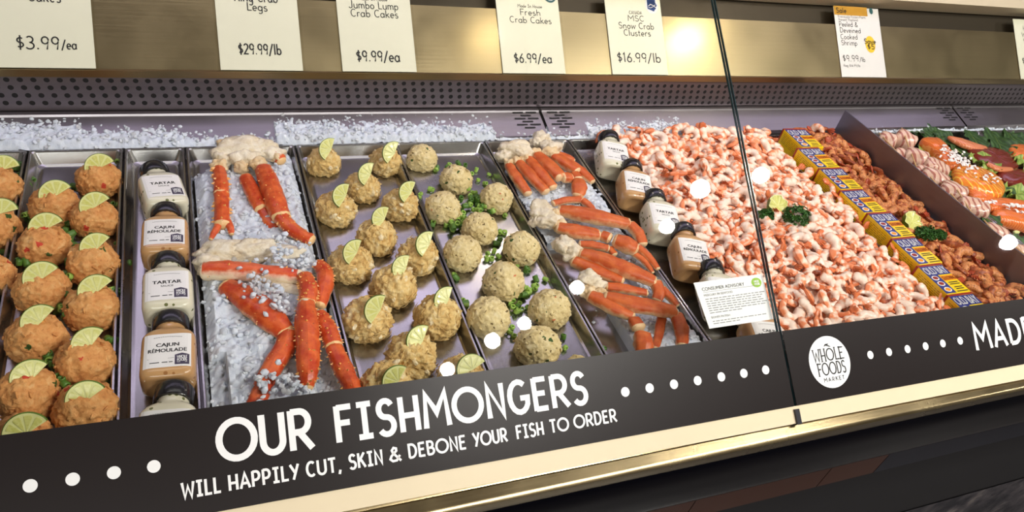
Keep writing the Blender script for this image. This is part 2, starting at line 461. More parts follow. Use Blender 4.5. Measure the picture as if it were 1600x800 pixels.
def meat_mat(name, a, b, c):
    t = NT(name); v = t.coord(); f = t.noise(v, 45, 6, 0.65, 1.2); g = t.noise(v, 200, 3)
    t.set(color=t.mix(t.math('MULTIPLY', g, 0.4), t.ramp(f, [(0.28, c), (0.42, a), (0.62, b)]), c), rough=0.4, spec=0.4)
    t.bump(t.math('ADD', f, t.math('MULTIPLY', g, 0.5)), 0.7, 0.004); return t.mat
M['knuckle'] = meat_mat('crab_shoulder', S(230, 216, 190), S(246, 238, 222), S(188, 160, 120))
M['membrane'] = meat_mat('crab_membrane', S(226, 196, 150), S(240, 222, 186), S(190, 140, 80))
M['salmon'] = None
def fish_mat(name, a, b, fat, sc=60, th=0.86):
    t = NT(name); v = t.coord()
    w = t.n('ShaderNodeTexWave'); w.inputs['Scale'].default_value = sc; w.inputs['Distortion'].default_value = 3; w.inputs['Detail'].default_value = 2
    t.l(v, w.inputs['Vector']); f = t.noise(v, 40, 4)
    t.set(color=t.mix(t.ramp(w.outputs['Fac'], [(th, (0, 0, 0)), (min(1, th + .12), (1, 1, 1))]), t.mix(f, a, b), fat), rough=0.25, coat=0.4, spec=0.5)
    t.bump(w.outputs['Fac'], 0.2, 0.002); return t.mat
M['salmon'] = fish_mat('salmon_flesh', S(214, 88, 36), S(236, 128, 58), S(240, 154, 88))
M['glazed'] = fish_mat('glazed_salmon', S(214, 84, 40), S(240, 160, 50), S(248, 200, 80), 25)
M['sockeye'] = fish_mat('sockeye_flesh', S(100, 28, 22), S(132, 44, 30), S(128, 46, 34))
M['belly'] = fish_mat('belly_flesh', S(200, 100, 62), S(224, 140, 94), S(230, 160, 120))
M['roll'] = fish_mat('rolled_meat', S(206, 160, 138), S(230, 200, 180), S(168, 104, 92), 26, 0.66)

M['signblack'].node_tree.nodes['Principled BSDF'].inputs['Specular IOR Level'].default_value = 0.22
M['black'].node_tree.nodes['Principled BSDF'].inputs['Specular IOR Level'].default_value = 0.2
# ------------------------------------------------------------------ lettering
def arc(cx, cy, rx, ry, a0, a1, n=14):
    return [(cx + rx * math.cos(math.radians(a0 + (a1 - a0) * k / n)), cy + ry * math.sin(math.radians(a0 + (a1 - a0) * k / n))) for k in range(n + 1)]
GL = {
 'O': (0.98, [arc(.49, .5, .45, .46, 0, 360, 28)]),
 'U': (0.66, [[(.07, 1), (.07, .34)] + arc(.33, .32, .26, .28, 180, 360) + [(.59, 1)]]),
 'R': (0.64, [[(.08, 0), (.08, 1)], [(.08, .96), (.3, .96)] + arc(.3, .7, .24, .26, 90, -90) + [(.08, .44)], [(.28, .44), (.6, 0)]]),
 'F': (0.52, [[(.08, 0), (.08, 1)], [(.08, .95), (.5, .95)], [(.08, .52), (.44, .52)]]),
 'E': (0.54, [[(.08, 0), (.08, 1)], [(.08, .95), (.5, .95)], [(.08, .52), (.44, .52)], [(.08, .05), (.5, .05)]]),
 'I': (0.48, [[(.24, 0), (.24, 1)], [(.03, .95), (.45, .95)], [(.03, .05), (.45, .05)]]),
 'S': (0.56, [arc(.28, .73, .20, .23, 25, 270) + arc(.28, .26, .22, .24, 90, -150)]),
 'H': (0.64, [[(.08, 0), (.08, 1)], [(.56, 0), (.56, 1)], [(.08, .46), (.56, .46)]]),
 'M': (0.84, [[(.05, 0), (.11, .97), (.42, .42), (.73, .97), (.79, 0)]]),
 'N': (0.64, [[(.08, 0), (.08, .96), (.56, .04), (.56, 1)]]),
 'G': (0.74, [arc(.38, .5, .32, .46, 50, 330) + [(.67, .46), (.42, .46)]]),
 'W': (0.86, [[(.04, 1), (.2, .04), (.43, .74), (.66, .04), (.82, 1)]]),
 'L': (0.5, [[(.08, 1), (.08, .05), (.48, .05)]]),
 'A': (0.66, [[(.03, 0), (.33, .96), (.63, 0)], [(.14, .32), (.52, .32)]]),
 'P': (0.58, [[(.08, 0), (.08, 1)], [(.08, .96), (.28, .96)] + arc(.28, .69, .23, .27, 90, -90) + [(.08, .42)]]),
 'Y': (0.6, [[(.02, 1), (.32, .46)], [(.58, 1), (.2, 0)]]),
 'C': (0.64, [arc(.36, .5, .30, .46, 50, 310)]),
 'T': (0.56, [[(.28, 0), (.28, .96)], [(.02, .95), (.54, .95)]]),
 ',': (0.26, [[(.16, .12), (.08, -.16)]]), '.': (0.22, [[(.06, .06), (.16, .06)]]),
 'K': (0.62, [[(.08, 0), (.08, 1)], [(.54, 1), (.1, .42)], [(.24, .58), (.58, 0)]]),
 '&': (0.7, [[(.66, .0), (.24, .6), (.19, .78), (.3, .95), (.44, .88), (.44, .72), (.14, .4), (.06, .2), (.2, .04), (.42, .06), (.62, .4)]]),
 'D': (0.66, [[(.08, .05), (.08, .96), (.24, .96)] + arc(.26, .505, .34, .455, 90, -90) + [(.06, .05)]]),
 'B': (0.6, [[(.08, .05), (.08, .96), (.28, .96)] + arc(.28, .74, .2, .22, 90, -90) + [(.08, .52)], [(.28, .52)] + arc(.3, .285, .24, .235, 90, -90) + [(.06, .05)]]),
 'V': (0.62, [[(.02, 1), (.31, .04), (.6, 1)]]), 'J': (0.5, [[(.4, 1), (.4, .28)] + arc(.22, .25, .18, .22, 0, -160)]),
 '$': (0.5, [arc(.25, .66, .17, .17, 40, 270) + arc(.25, .32, .18, .17, 90, -140), [(.25, -.06), (.25, 1.02)]]),
 '0': (0.56, [arc(.28, .48, .22, .46, 0, 360, 22)]), '1': (0.3, [[(.06, .78), (.18, .96), (.18, 0)]]),
 '2': (0.54, [arc(.26, .7, .2, .24, 160, -30) + [(.06, .04), (.5, .04)]]),
 '3': (0.54, [arc(.24, .72, .2, .22, 140, -80) + arc(.24, .26, .24, .24, 80, -150)]),
 '5': (0.52, [[(.46, .95), (.14, .95), (.1, .55)] + arc(.24, .32, .23, .28, 110, -140)]),
 '6': (0.54, [[(.42, .95), (.12, .48)] + arc(.28, .27, .2, .25, 140, -220)]),
 '9': (0.54, [arc(.26, .68, .2, .26, 0, 360) + [(.46, .68), (.36, .0)]]),
 '4': (0.54, [[(.4, 0), (.4, .96), (.04, .3), (.52, .3)]]), '8': (0.54, [arc(.27, .72, .18, .22, -90, 270), arc(.27, .26, .22, .24, -90, 270)]),
 '/': (0.46, [[(.02, -.14), (.42, 1.0)]]), ' ': (0.34, []), '-': (.3, [[(.04, .4), (.26, .4)]]),
 'a': (0.54, [arc(.25, .29, .2, .27, 20, 340), [(.46, .58), (.45, .1), (.52, .02)]]),
 'b': (0.54, [[(.08, 1), (.08, .02)], arc(.28, .28, .2, .26, 150, -150)]),
 'c': (0.46, [arc(.26, .28, .2, .27, 50, 310)]),
 'd': (0.56, [arc(.25, .28, .2, .26, 30, 330), [(.46, 1), (.46, .02)]]),
 'e': (0.5, [[(.06, .28), (.44, .3)] + arc(.25, .29, .19, .27, 5, 310)]),
 'g': (0.54, [arc(.25, .3, .2, .26, 20, 340), [(.46, .56), (.44, -.12)] + arc(.26, -.14, .18, .16, 0, -150)]),
 'h': (0.54, [[(.08, 1), (.08, 0)], [(.08, .34)] + arc(.27, .34, .19, .22, 150, 0) + [(.47, 0)]]),
 'i': (0.22, [[(.1, .56), (.11, 0)], [(.08, .78), (.14, .82)]]),
 'k': (0.5, [[(.08, 1), (.08, 0)], [(.42, .58), (.1, .28)], [(.2, .36), (.46, 0)]]),
 'l': (0.22, [[(.1, 1), (.11, 0)]]),
 'm': (0.8, [[(.08, .58), (.08, 0)], [(.08, .36)] + arc(.24, .36, .16, .2, 150, 0) + [(.4, 0)], [(.4, .36)] + arc(.56, .36, .16, .2, 150, 0) + [(.72, 0)]]),
 'n': (0.54, [[(.08, .58), (.08, 0)], [(.08, .36)] + arc(.27, .36, .19, .2, 150, 0) + [(.47, 0)]]),
 'o': (0.54, [arc(.27, .28, .21, .26, 0, 360)]),
 'p': (0.54, [[(.08, .58), (.08, -.34)], arc(.28, .28, .2, .26, 150, -150)]),
 'r': (0.38, [[(.08, .58), (.08, 0)], [(.08, .34)] + arc(.24, .38, .16, .18, 150, 50)]),
 's': (0.42, [arc(.21, .43, .14, .13, 40, 270) + arc(.21, .15, .16, .15, 90, -150)]),
 't': (0.36, [[(.16, .86), (.16, .06), (.28, .02)], [(.02, .58), (.32, .58)]]),
 'u': (0.54, [[(.08, .58), (.08, .22)] + arc(.27, .22, .19, .2, 180, 360) + [(.46, .58)], [(.46, .58), (.47, 0)]]),
 'v': (0.46, [[(.02, .58), (.22, .02), (.44, .58)]]),
 'w': (0.68, [[(.02, .58), (.17, .03), (.33, .5), (.48, .03), (.65, .58)]]),
 'z': (0.44, [[(.04, .56), (.4, .56), (.04, .03), (.42, .03)]]),
 'y': (0.48, [[(.04, .58), (.24, .05)], [(.46, .58), (.14, -.34)]]),
}
def ribbon(mb, pts, w, fn, mi=0):
    pts = [p for k, p in enumerate(pts) if k == 0 or math.hypot(p[0] - pts[k - 1][0], p[1] - pts[k - 1][1]) > 1e-5]
    n = len(pts)
    if n < 2: return
    closed = n > 3 and (Vector(pts[0]) - Vector(pts[-1])).length < 1e-6
    L = []
    for i in range(n):
        a = Vector(pts[i - 1]) if i > 0 else (Vector(pts[-2]) if closed else None)
        b = Vector(pts[i]); c = Vector(pts[i + 1]) if i < n - 1 else (Vector(pts[1]) if closed else None)
        d0 = (b - a).normalized() if a is not None else None
        d1 = (c - b).normalized() if c is not None else None
        if d0 is None: d0 = d1
        if d1 is None: d1 = d0
        t = d0 + d1
        if t.length < 1e-4: t = d1
        t.normalize(); nn = Vector((-t.y, t.x))
        k = w / 2 / max(0.45, nn.dot(Vector((-d1.y, d1.x))))
        L.append((b + nn * k, b - nn * k))
    vs = []; fs = []
    for a, b in L: vs += [fn(b.x, b.y), fn(a.x, a.y)]
    for i in range(n - 1): fs.append((2 * i, 2 * i + 2, 2 * i + 3, 2 * i + 1))
    mb.add(vs, fs, mi)
def text_width(s, track=0.06): return sum(GL[c][0] + track for c in s) - track
def stroke_text(mb, s, x0, x1, y0, h, w, fn, mi=0, track=0.06):
    """hand-lettered strokes fitted between x0 and x1; w is the stroke width as a share of the height"""
    tw = text_width(s, track); sx = (x1 - x0) / tw; x = 0
    nn = (fn(x1, y0) - fn(x0, y0)).cross(fn(x0, y0 + h) - fn(x0, y0)).normalized()
    for c in s:
        for q, st in enumerate(GL[c][1]):
            up = lambda a, b, q=q: fn(a, b) + nn * (2.5e-5 * q)
            ribbon(mb, [(x0 + (x + p[0]) * sx, y0 + p[1] * h) for p in st], w * h, up, mi)
        x += GL[c][0] + track

def type_text(mb, s, x0, x1, y0, h, fn, mi=0, bold=0.0):
    """the built-in typeface, turned into faces and fitted between x0 and x1 with cap height h"""
    cu = bpy.data.curves.new('lettering', 'FONT'); cu.body = s; cu.size = 1
    cu.fill_mode = 'FRONT'; cu.resolution_u = 3
    o = bpy.data.objects.new('lettering', cu); COL.objects.link(o)
    dg = bpy.context.evaluated_depsgraph_get()
    me = o.evaluated_get(dg).to_mesh()
    vs = [v.co.copy() for v in me.vertices]; fs = [tuple(p.vertices) for p in me.polygons]
    o.evaluated_get(dg).to_mesh_clear()
    bpy.data.objects.remove(o); bpy.data.curves.remove(cu)
    if not vs: return
    if bold:
        n0 = len(vs); vs = vs + [v + Vector((bold, 0, 0)) for v in vs] + [v + Vector((bold / 2, bold / 3, 0)) for v in vs]; fs = fs + [tuple(n0 + i for i in f) for f in fs] + [tuple(2 * n0 + i for i in f) for f in fs]
    xa = min(v.x for v in vs); xb = max(v.x for v in vs)
    mb.add([fn(x0 + (v.x - xa) / (xb - xa) * (x1 - x0), y0 + v.y / 0.73 * h) for v in vs], fs, mi)

def disc(mb, cx, cy, rx, ry, fn, mi=0, n=32):
    mb.add([fn(cx + rx * math.cos(2 * PI * k / n), cy + ry * math.sin(2 * PI * k / n)) for k in range(n)], [tuple(range(n))], mi)

def rectf(mb, x0, y0, x1, y1, fn, mi=0):
    mb.add([fn(x0, y0), fn(x1, y0), fn(x1, y1), fn(x0, y1)], [(0, 1, 2, 3)], mi)

# ------------------------------------------------------------------ setting
def struct(o): o['kind'] = 'structure'; return o
struct(MB().quad((-3, -4, 0), (5, -4, 0), (5, 4, 0), (-3, 4, 0)).build('floor', flat('floor_tile', S(70, 66, 66), 0.35, scale=4), smooth=False))
struct(MB().quad((-3, -4, 3.0), (-3, 4, 3.0), (5, 4, 3.0), (5, -4, 3.0)).build('ceiling', flat('ceiling_paint', S(120, 100, 70), 0.8, scale=2), smooth=False))

# ------------------------------------------------------------------ display case
XA, XB = -0.62, 2.75
case = thing('display_case', 'long refrigerated seafood counter with steel price rail, perforated grille and black bumper', 'display case', (1.0, 0.9, 0))
def strip(prof, x0=XA, x1=XB, mi=0, mb=None, zs=None):
    mb = mb or MB()
    vs = []
    for (y, z) in prof:
        for x in (x0, x1): vs.append((x, y, z + (zs(x) if zs else 0)))
    fs = [(2 * i, 2 * i + 1, 2 * i + 3, 2 * i + 2) for i in range(len(prof) - 1)]
    mb.add(vs, fs, mi); return mb
bz = lambda x: 0.0048 * x
# price rail: panel, dark recess, beige trim, channel lip
mb = MB(); a = [P(x, s, 0.0) for s in (0.0, 0.139) for x in (XA, XB)]
mb.add(a, [(0, 1, 3, 2)]); b = [P(x, 0.139, 0.0) for x in (XA, XB)] + [P(x, 0.139, -0.01) for x in (XA, XB)]
mb.add(b, [(0, 1, 3, 2)]); mb.build('price_rail', M['panel'], case, smooth=False)
mb = MB(); mb.add([P(x, 0.139, -0.03) for x in (XA, XB)] + [P(x, 0.22, -0.03) for x in (XA, XB)], [(0, 1, 3, 2)])
mb.add([P(x, 0.139, -0.03) for x in (XA, XB)] + [P(x, 0.139, -0.005) for x in (XA, XB)], [(0, 1, 3, 2)])
mb.build('recess', flat('recess_steel', S(70, 62, 50), 0.45, 0.6), case, smooth=False)
mb = MB()
mb.box((XA, 0.196, -0.02), (XB, 0.30, 0.035), xf=lambda p: P(p.x, p.y, p.z))
mb.build('canopy_trim', M['beige'], case, smooth=False)
mb = MB(); mb.box((XA, -0.012, -0.004), (XB, 0.0, 0.0045), xf=lambda p: Vector((p.x, PY - p.z, PZ(p.x) + p.y)))
mb.box((XA, 0.0, -0.02), (XB, 0.0012, 0.0045), xf=lambda p: Vector((p.x, PY - p.z, PZ(p.x) + p.y)))
mb.build('tag_channel', M['panel'], case, smooth=False)
# perforated grille with object-space holes
g = MB(); n = 80
prof = [(PY + 0.012, 0.0), (PY + 0.004, 0.004), (PY + 0.001, 0.012), (PY, 0.03), (PY, 0.064), (PY - 0.001, 0.073), (PY + 0.004, 0.081), (PY + 0.004, 0.0905)]
strip([(y - 1.3, z) for y, z in prof], XA - 0.3, XB - 0.3, mb=g, zs=lambda x: 0.0048 * (x + 0.3))
go = g.build('air_grille', M['perf'], None, smooth=True)
go.parent = case; go.location = Vector((0.3, 1.3, RZ + 0.0165)) - case.location
for v in go.data.vertices: pass
# sloping ledge plates with slots and black gaps
jx = [XA, 0.703, 1.99, XB]
for k in range(3):
    mb = MB(); x0, x1 = jx[k] + 0.0035, jx[k + 1] - 0.0035
    strip([(1.231, RZ - 0.03), (1.236, RZ + 0.0), (1.302, RZ + 0.0175), (1.304, RZ + 0.021), (PY + 0.002, RZ + 0.0215)], x0, x1, mb=mb, zs=bz)
    for xc in ([x1 - 0.035] if k < 2 else []) + ([x0 + 0.04] if k else []):
        for r in range(6):
            for sgn in ((-1, 1) if r % 2 == 0 else (0,)):
                c = 0.95 - r * 0.13; y = 1.236 + 0.066 * c; z = RZ + 0.0175 * c + 0.0009
                w = 0.0125
                cx = xc + sgn * 0.0155
                mb.add([(cx - w, y, z + bz(cx)), (cx + w, y, z + bz(cx)), (cx + w, y + 0.004, z + 0.0011 + bz(cx)), (cx - w, y + 0.004, z + 0.0011 + bz(cx))], [(0, 1, 2, 3)], 1)
    mb.build('ledge_plate', [M['ledge'], M['dark']], case, smooth=False)
mb = MB(); strip([(1.232, RZ - 0.04), (1.24, RZ - 0.006), (1.31, RZ + 0.014)], mb=mb, zs=bz); mb.build('ledge_backing', M['dark'], case, smooth=False)
mb = MB(); mb.box((XA, 0.47, RZ - 0.06), (XB, 1.24, RZ - 0.03)); mb.build('deck', M['ledge'], case, smooth=False)
# front: cream sill, warm-tinted steel rail, black bumper, lower panels
def row(y, z, px=1000): return (bed(px, y, z - FZ).y, z)
def front(prof, name, mat, sharp=40, x0=XA, x1=XB):
    mb = MB(); n = 24; vs = []
    for (y, z) in prof:
        for x in (x0, x1): vs.append((x, y, z - 0.0075 * (x - 0.65)))
    mb.add(vs, [(2 * i, 2 * i + 1, 2 * i + 3, 2 * i + 2) for i in range(len(prof) - 1)])
    return mb.build(name, mat, case, sharp=sharp)
mb = MB(); mb.box((XA, -0.0245, -0.004), (XB, 0.001, 0.0025), xf=lambda p: G(p.x, p.y, p.z)); mb.build('cream_sill', M['cream'], case, smooth=False)
z0 = RZ - 0.0165
r0 = row(701, z0); r1 = row(711, z0 - 0.004); r2 = row(713, z0 - 0.0065); r3 = row(731, z0 - 0.011)
r4 = row(733, z0 - 0.009); r5 = row(738, z0 - 0.012); r6 = row(743, z0 - 0.022); r7 = row(747, z0 - 0.034)
front([(r0[0] + 0.02, z0), r0, r1, r2, r3, (r3[0], z0 - 0.008), r4, r5, r6, r7], 'front_rail', M['warm_rail'], 30)
b0 = row(746, z0 - 0.036); b1 = row(755, z0 - 0.046); b2 = row(766, z0 - 0.062); b3 = row(778, z0 - 0.085); b4 = row(792, z0 - 0.115); b5 = row(803, z0 - 0.145)
b6 = (b5[0] + 0.012, b5[1] - 0.012)
pf, _ = smooth_path([(y, z, 0) for y, z in (b0, b1, b2, b3, b4, b5, b6)], [0] * 7, 4)
front([(p.x, p.y) for p in pf], 'bumper', M['black'], 60)
yb = b6[0] + 0.004; zb = b6[1]
for (x0, x1, mt) in ((XA, 0.30, 'brown'), (0.302, 0.70, 'brown'), (0.702, 0.99, 'brown'), (0.992, 1.13, 'brown'), (1.132, XB, 'navy')):  # navy stretch paints bluish reflections as panel colour
    front([(yb, zb + 0.02), (yb + 0.002, zb - 0.085)], 'lower_panel', M[mt], x0=x0, x1=x1)
zt = on_plane(1500, 772, yb + 0.03, 0, 0, 1)[1]
front([(yb + 0.002, zb - 0.085), (yb + 0.03, zb - 0.09), (yb + 0.03, zt)], 'kick_panel', M['dark'])
_t = NT('mottled_base'); _f = _t.noise(_t.coord(), 16, 5, .6); _t.set(color=_t.ramp(_f, [(.40, S(26, 26, 34)), (.56, S(70, 66, 70)), (.7, S(120, 112, 108))]), rough=.4); M['base'] = _t.mat
front([(yb + 0.028, zt), (yb + 0.028, 0.02)], 'toe_base', M['base'])
# case body ends keep the shell closed
mb = MB(); mb.box((XA, yb + 0.04, 0.01), (XB, 1.40, RZ - 0.065)); mb.build('cabinet', M['dark'], case, smooth=False)

# ------------------------------------------------------------------ pans
NAMES = ['pan at the end under the small yellow cakes', 'pan of orange seafood cakes', 'narrow pan holding the row of five sauce bottles', 'pan of king crab on ice',
         'pan of golden lump crab cakes', 'pan of pale crab cakes with scallions', 'pan of snow crab clusters', 'wide pan heaped with pink shrimp', 'pan of brown spiced shrimp',
         'pan of meat skewers', 'pan of glazed salmon fillets', 'pan of dark red fillets at the far end']
XS = [(-0.41, -0.2575), (-0.2545, -0.1155), (-0.1125, -0.0185), (-0.0155, 0.1705), (0.1735, 0.3585), (0.3615, 0.5485), (0.5515, 0.7405),
      (0.7435, 1.2735), (1.2765, 1.4965), (1.5035, 1.6715), (1.6745, 2.03), (2.033, 2.36)]
TY0, TY1 = 0.515, 1.226
def rrect(x0, x1, y0, y1, r, z, k=5):
    o = []
    for cx, cy, a in ((x1 - r, y1 - r, 0), (x0 + r, y1 - r, 90), (x0 + r, y0 + r, 180), (x1 - r, y0 + r, 270)):
        for j in range(k + 1):
            t = math.radians(a + 90 * j / k); o.append(Vector((cx + r * math.cos(t), cy + r * math.sin(t), z)))
    return o
for (x0, x1), nm in zip(XS, NAMES):
    mb = MB()
    seq = [(0.0, -0.010, 0.004), (0.0, -0.001, 0.005), (0.0006, 0.0, 0.005), (0.0030, 0.0, 0.006), (0.0042, -0.0015, 0.007), (0.0095, -0.0195, 0.009), (0.0125, -0.022, 0.012)]
    mb.rings([rrect(x0 + i, x1 - i, TY0 + i, TY1 - i * 1.5, r, RZ + z) for i, z, r in seq], cap0=False, cap1=True)
    bb = [(0.0, -0.010, 0.004), (0.006, -0.0225, 0.006)]
    o = mb.build('food_pan', M['tray'], None, sharp=22)
    tag(o, 'shallow steel ' + nm, 'pan', 'steel pans set side by side in the case')

# divider plate between spiced shrimp and skewers
mb = MB(); mb.box((1.4985, 0.54, RZ - 0.005), (1.5015, 1.228, RZ + 0.066))
tag(mb.build('divider_plate', M['plate'], None, smooth=False), 'tall dark steel divider between spiced shrimp and meat skewers', 'divider')

# ------------------------------------------------------------------ front glass, signs
def pane(x0, x1, label, edge):
    t = thing('glass_pane', label, 'glass pane', G((x0 + x1) / 2, -0.02), 'sloping front glass panes')
    mb = MB(); mb.box((x0, -0.020, -0.0022), (x1, 0.80, 0.0022), xf=lambda p: G(p.x, p.y, p.z))
    del mb.f[2:]; del mb.m[2:]          # the two large faces
    mb.build('glass', M['glass'], t, smooth=False)
    mb = MB()
    e0, e1 = (x1 - 0.0012, x1) if edge > 0 else (x0, x0 + 0.0012)
    mb.box((e0, -0.020, -0.0022), (e1, 0.80, 0.0022), xf=lambda p: G(p.x, p.y, p.z))
    mb.build('polished_edge', M['glass_edge'], t, smooth=False)
    return t
SEAM = 0.8085
pane(XA, SEAM - 0.0022, 'sloping glass pane over the crab cakes and crab legs, longer of the two', 1)
pane(SEAM + 0.0022, XB, 'sloping glass pane over the spiced shrimp and skewers', -1)

mb = MB(); mb.box((SEAM - .0042, -.0262, -.005), (SEAM + .0042, -.0035, .0062), xf=lambda p: G(p.x, p.y, p.z)); o = mb.build('edge_clip', M['navy'], case, smooth=False); o['label'] = 'small dark clip at the seam of the glass'
def G2(x, s): return G(x, s, 0.0052)
def sign(x0, x1, label):
    t = thing('sign', label, 'sign', G((x0 + x1) / 2, 0.05, 0.0045), 'black signs along the front glass')
    mb = MB(); mb.box((x0, 0.0015, 0.0036), (x1, 0.1155, 0.0046), xf=lambda p: G(p.x, p.y, p.z))
    mb.build('sign_board', M['signblack'], t, smooth=False); return t
sl = sign(XA, SEAM - 0.0025, 'long black sign lettered OUR FISHMONGERS on the front glass')
mb = MB()
stroke_text(mb, 'OUR', -0.0030, 0.1010, 0.0535, 0.0455, 0.165, G2, track=0.10)
mb.build('headline', M['white'], sl, smooth=False); mb = MB()
stroke_text(mb, 'FISHMONGERS', 0.1270, 0.4635, 0.0545, 0.0425, 0.165, G2, track=0.12)
mb.build('headline', M['white'], sl, smooth=False)
mb = MB()
for w, xa, xb in (('WILL', -.0430, -.0032), ('HAPPILY', .0048, .0810), ('CUT,', .0893, .1295), ('SKIN', .1385, .1787), ('&', .1865, .2016), ('DEBONE', .2104, .2846), ('YOUR', .2945, .3405), ('FISH', .3535, .3920), ('TO', .4015, .4290), ('ORDER', .4370, .5020)):
    xm = (xa + xb) / 2; mb = MB(); stroke_text(mb, w, xa, xb, 0.0213 + 0.0028 * max(0, xm - 0.1) / 0.4, 0.0170, 0.17, G2, track=0.12)
    mb.build('second_line_word', M['white'], sl, smooth=False)
for x in (-0.222, -.1835, -.1454, -.107, -.0685, .5217, .5611, .6016, .6421, .684, .7247, .7655):
    mb = MB(); disc(mb, x, 0.0605 if x < 0 else .0612, .0067, .0067, G2); mb.build('dot', M['white'], sl, smooth=False)
sr = sign(SEAM + 0.0025, XB, 'shorter black sign with round white emblem and MADE lettering')
mb = MB(); stroke_text(mb, 'MADE', 1.2185, 1.3720, 0.0385, 0.0440, 0.165, G2, track=0.14)
mb.build('headline', M['white'], sr, smooth=False)
for x in (.9768, 1.0177, 1.0594, 1.1011, 1.142, 1.1839):
    mb = MB(); disc(mb, x, 0.0590, .0064, .0066, G2); mb.build('dot', M['white'], sr, smooth=False)
mb = MB(); disc(mb, .891, .0582, .0412, .0405, G2, n=48); em = mb.build('emblem', M['white'], sr, smooth=False)
G3 = lambda x, s: G(x, s, 0.0056)
def serif_word(mb, s, x0, x1, y, h, fn):
    for wdt, tr in ((0.105, 0.10),): stroke_text(mb, s, x0, x1, y, h, wdt, fn, track=tr)
    tw = text_width(s, 0.10); sx = (x1 - x0) / tw; x = 0
    for c in s:
        for st in GL[c][1]:
            for e in (st[0], st[-1]):
                if c in 'WHLEFDM' and (e[1] < 0.07 or e[1] > 0.9):
                    ribbon(mb, [(x0 + (x + e[0] - .12) * sx, y + e[1] * h), (x0 + (x + e[0] + .12) * sx, y + e[1] * h)], 0.06 * h, fn)
        x += GL[c][0] + 0.10
mb = MB()
serif_word(mb, 'WHOLE', .8600, .9210, .0600, .0195, G3)
serif_word(mb, 'FOODS', .8640, .9205, .0385, .0195, G3)
stroke_text(mb, 'MARKET', .8720, .9135, .0285, .0062, 0.15, G3, track=0.3)
mb.add([G3(*p) for p in ((.884, .0825), (.888, .0865), (.895, .0868), (.893, .0845), (.899, .0815), (.896, .0812), (.889, .0838))], [tuple(range(7))])
o = MB(); o = mb.build('lettering', M['ink'], em, smooth=False, world=False)
o.location = Vector((0, 0, 0)) - sr.location

# consumer notice on the inside of the glass
nt = thing('notice_card', 'white printed consumer notice card in clear holder on the glass', 'notice', G(0.74, 0.165, -0.006))
nx = lambda px, py: glass_px(px, py)
A0 = Vector(nx(1087, 441)); A1 = Vector(nx(1194, 427)); A2 = Vector(nx(1112, 513)); A3 = Vector(nx(1212, 498))
def NP(u, v, o=-0.0055):
    p = (A0 * (1 - u) + A1 * u) * (1 - v) + (A2 * (1 - u) + A3 * u) * v
    return G(p.x, p.y, o)
mb = MB(); mb.box((0, 0, -0.0066), (1, 1, -0.0054), xf=lambda p: NP(p.x, p.y, p.z)); mb.build('card', M['white'], nt, smooth=False)
NF = lambda u, v: NP(u, 1 - v, -0.0050)
mb = MB(); type_text(mb, 'CONSUMER ADVISORY', .08, .70, .80, .075, NF); mb.build('heading', M['ink'], nt, smooth=False)
mb = MB(); type_text(mb, 'MERCURY IN SEAFOOD', .08, .50, .68, .05, NF); type_text(mb, 'BONES IN FISH', .08, .36, .20, .05, NF)
rectf(mb, .08, .765, .90, .772, NF)
for k, y in enumerate((.61, .56, .51, .46, .41, .36, .31)):
    x = .08
    while x < (.90 if k < 6 else .5):
        w = random.uniform(.03, .09); rectf(mb, x, y, x + w, y + .016, NF); x += w + .015
for k, y in enumerate((.13, .08)):
    x = .08
    while x < (.92 if k < 1 else .45):
        w = random.uniform(.03, .09); rectf(mb, x, y, x + w, y + .016, NF); x += w + .015
mb.build('body_text', M['grey_ink'], nt, smooth=False)
mb = MB(); disc(mb, .885, .83, .075, .105, NF); mb.build('green_stamp', M['lime_green'], nt, smooth=False)
mb = MB(); NF2 = lambda u, v: NP(u, 1 - v, -0.0047)
stroke_text(mb, 'WHOLE', .845, .925, .835, .045, .14, NF2); stroke_text(mb, 'FOODS', .85, .925, .775, .045, .14, NF2); mb.build('stamp_lettering', M['white'], nt, smooth=False)

# ------------------------------------------------------------------ price tags
def price_tag(label, x0, x1, top, lines, price, extra=None, paper='paper'):
    t = thing('price_tag', label, 'price tag', P((x0 + x1) / 2, 0.002, 0.002), 'price tags standing along the rail')
    mb = MB(); mb.box((x0, 0.0015, 0.0015), (x1, top, 0.0025), xf=lambda p: P(p.x, p.y, p.z)); mb.build('card', M[paper], t, smooth=False)
    mb = MB()
    a, b = x0 - 0.0045, x1 + 0.0045
    mb.add([P(a, .0012, .0042), P(b, .0012, .0042), P(b, top + .001, .0042), P(a, top + .001, .0042)], [(0, 1, 2, 3)])
    mb.build('clear_sleeve', M['sleeve'], t, smooth=False)
    F = lambda x, s: P(x, s, 0.0030)
    def put(mb, s, pl, pr, base, h, w):
        xl, s0 = panel_px(pl, base); xr, s1 = panel_px(pr, base); _, st = panel_px((pl + pr) / 2, base - h)
        sm = (s0 + s1) / 2
        stroke_text(mb, s, xl, xr, sm, st - sm, w, F)
    mb = MB()
    for ln in lines: put(mb, *ln)
    if lines: mb.build('product_lettering', M['ink'], t, smooth=False)
    mb = MB()
    for pr in price: put(mb, *pr)
    if price: mb.build('price_lettering', M['ink'], t, smooth=False)
    if extra: extra(t, F)
    return t
B_, T_ = 0.10, 0.11
price_tag('price tag reading $3.99/ea, first along the rail', -.292, -.1455, .178, [('Cakes', 44, 96, 4, 18, B_)], [('$3.99', 26, 95, 78, 21, .10), ('/ea', 97, 121, 78, 15, .12)])
price_tag('price tag for crab legs reading $29.99/lb', .0528, .197, .178, [('King Crab', 366, 434, 4, 17, B_), ('Legs', 386, 418, 18, 13, T_)], [('$29.99/lb', 373, 440, 86, 17, .12)])
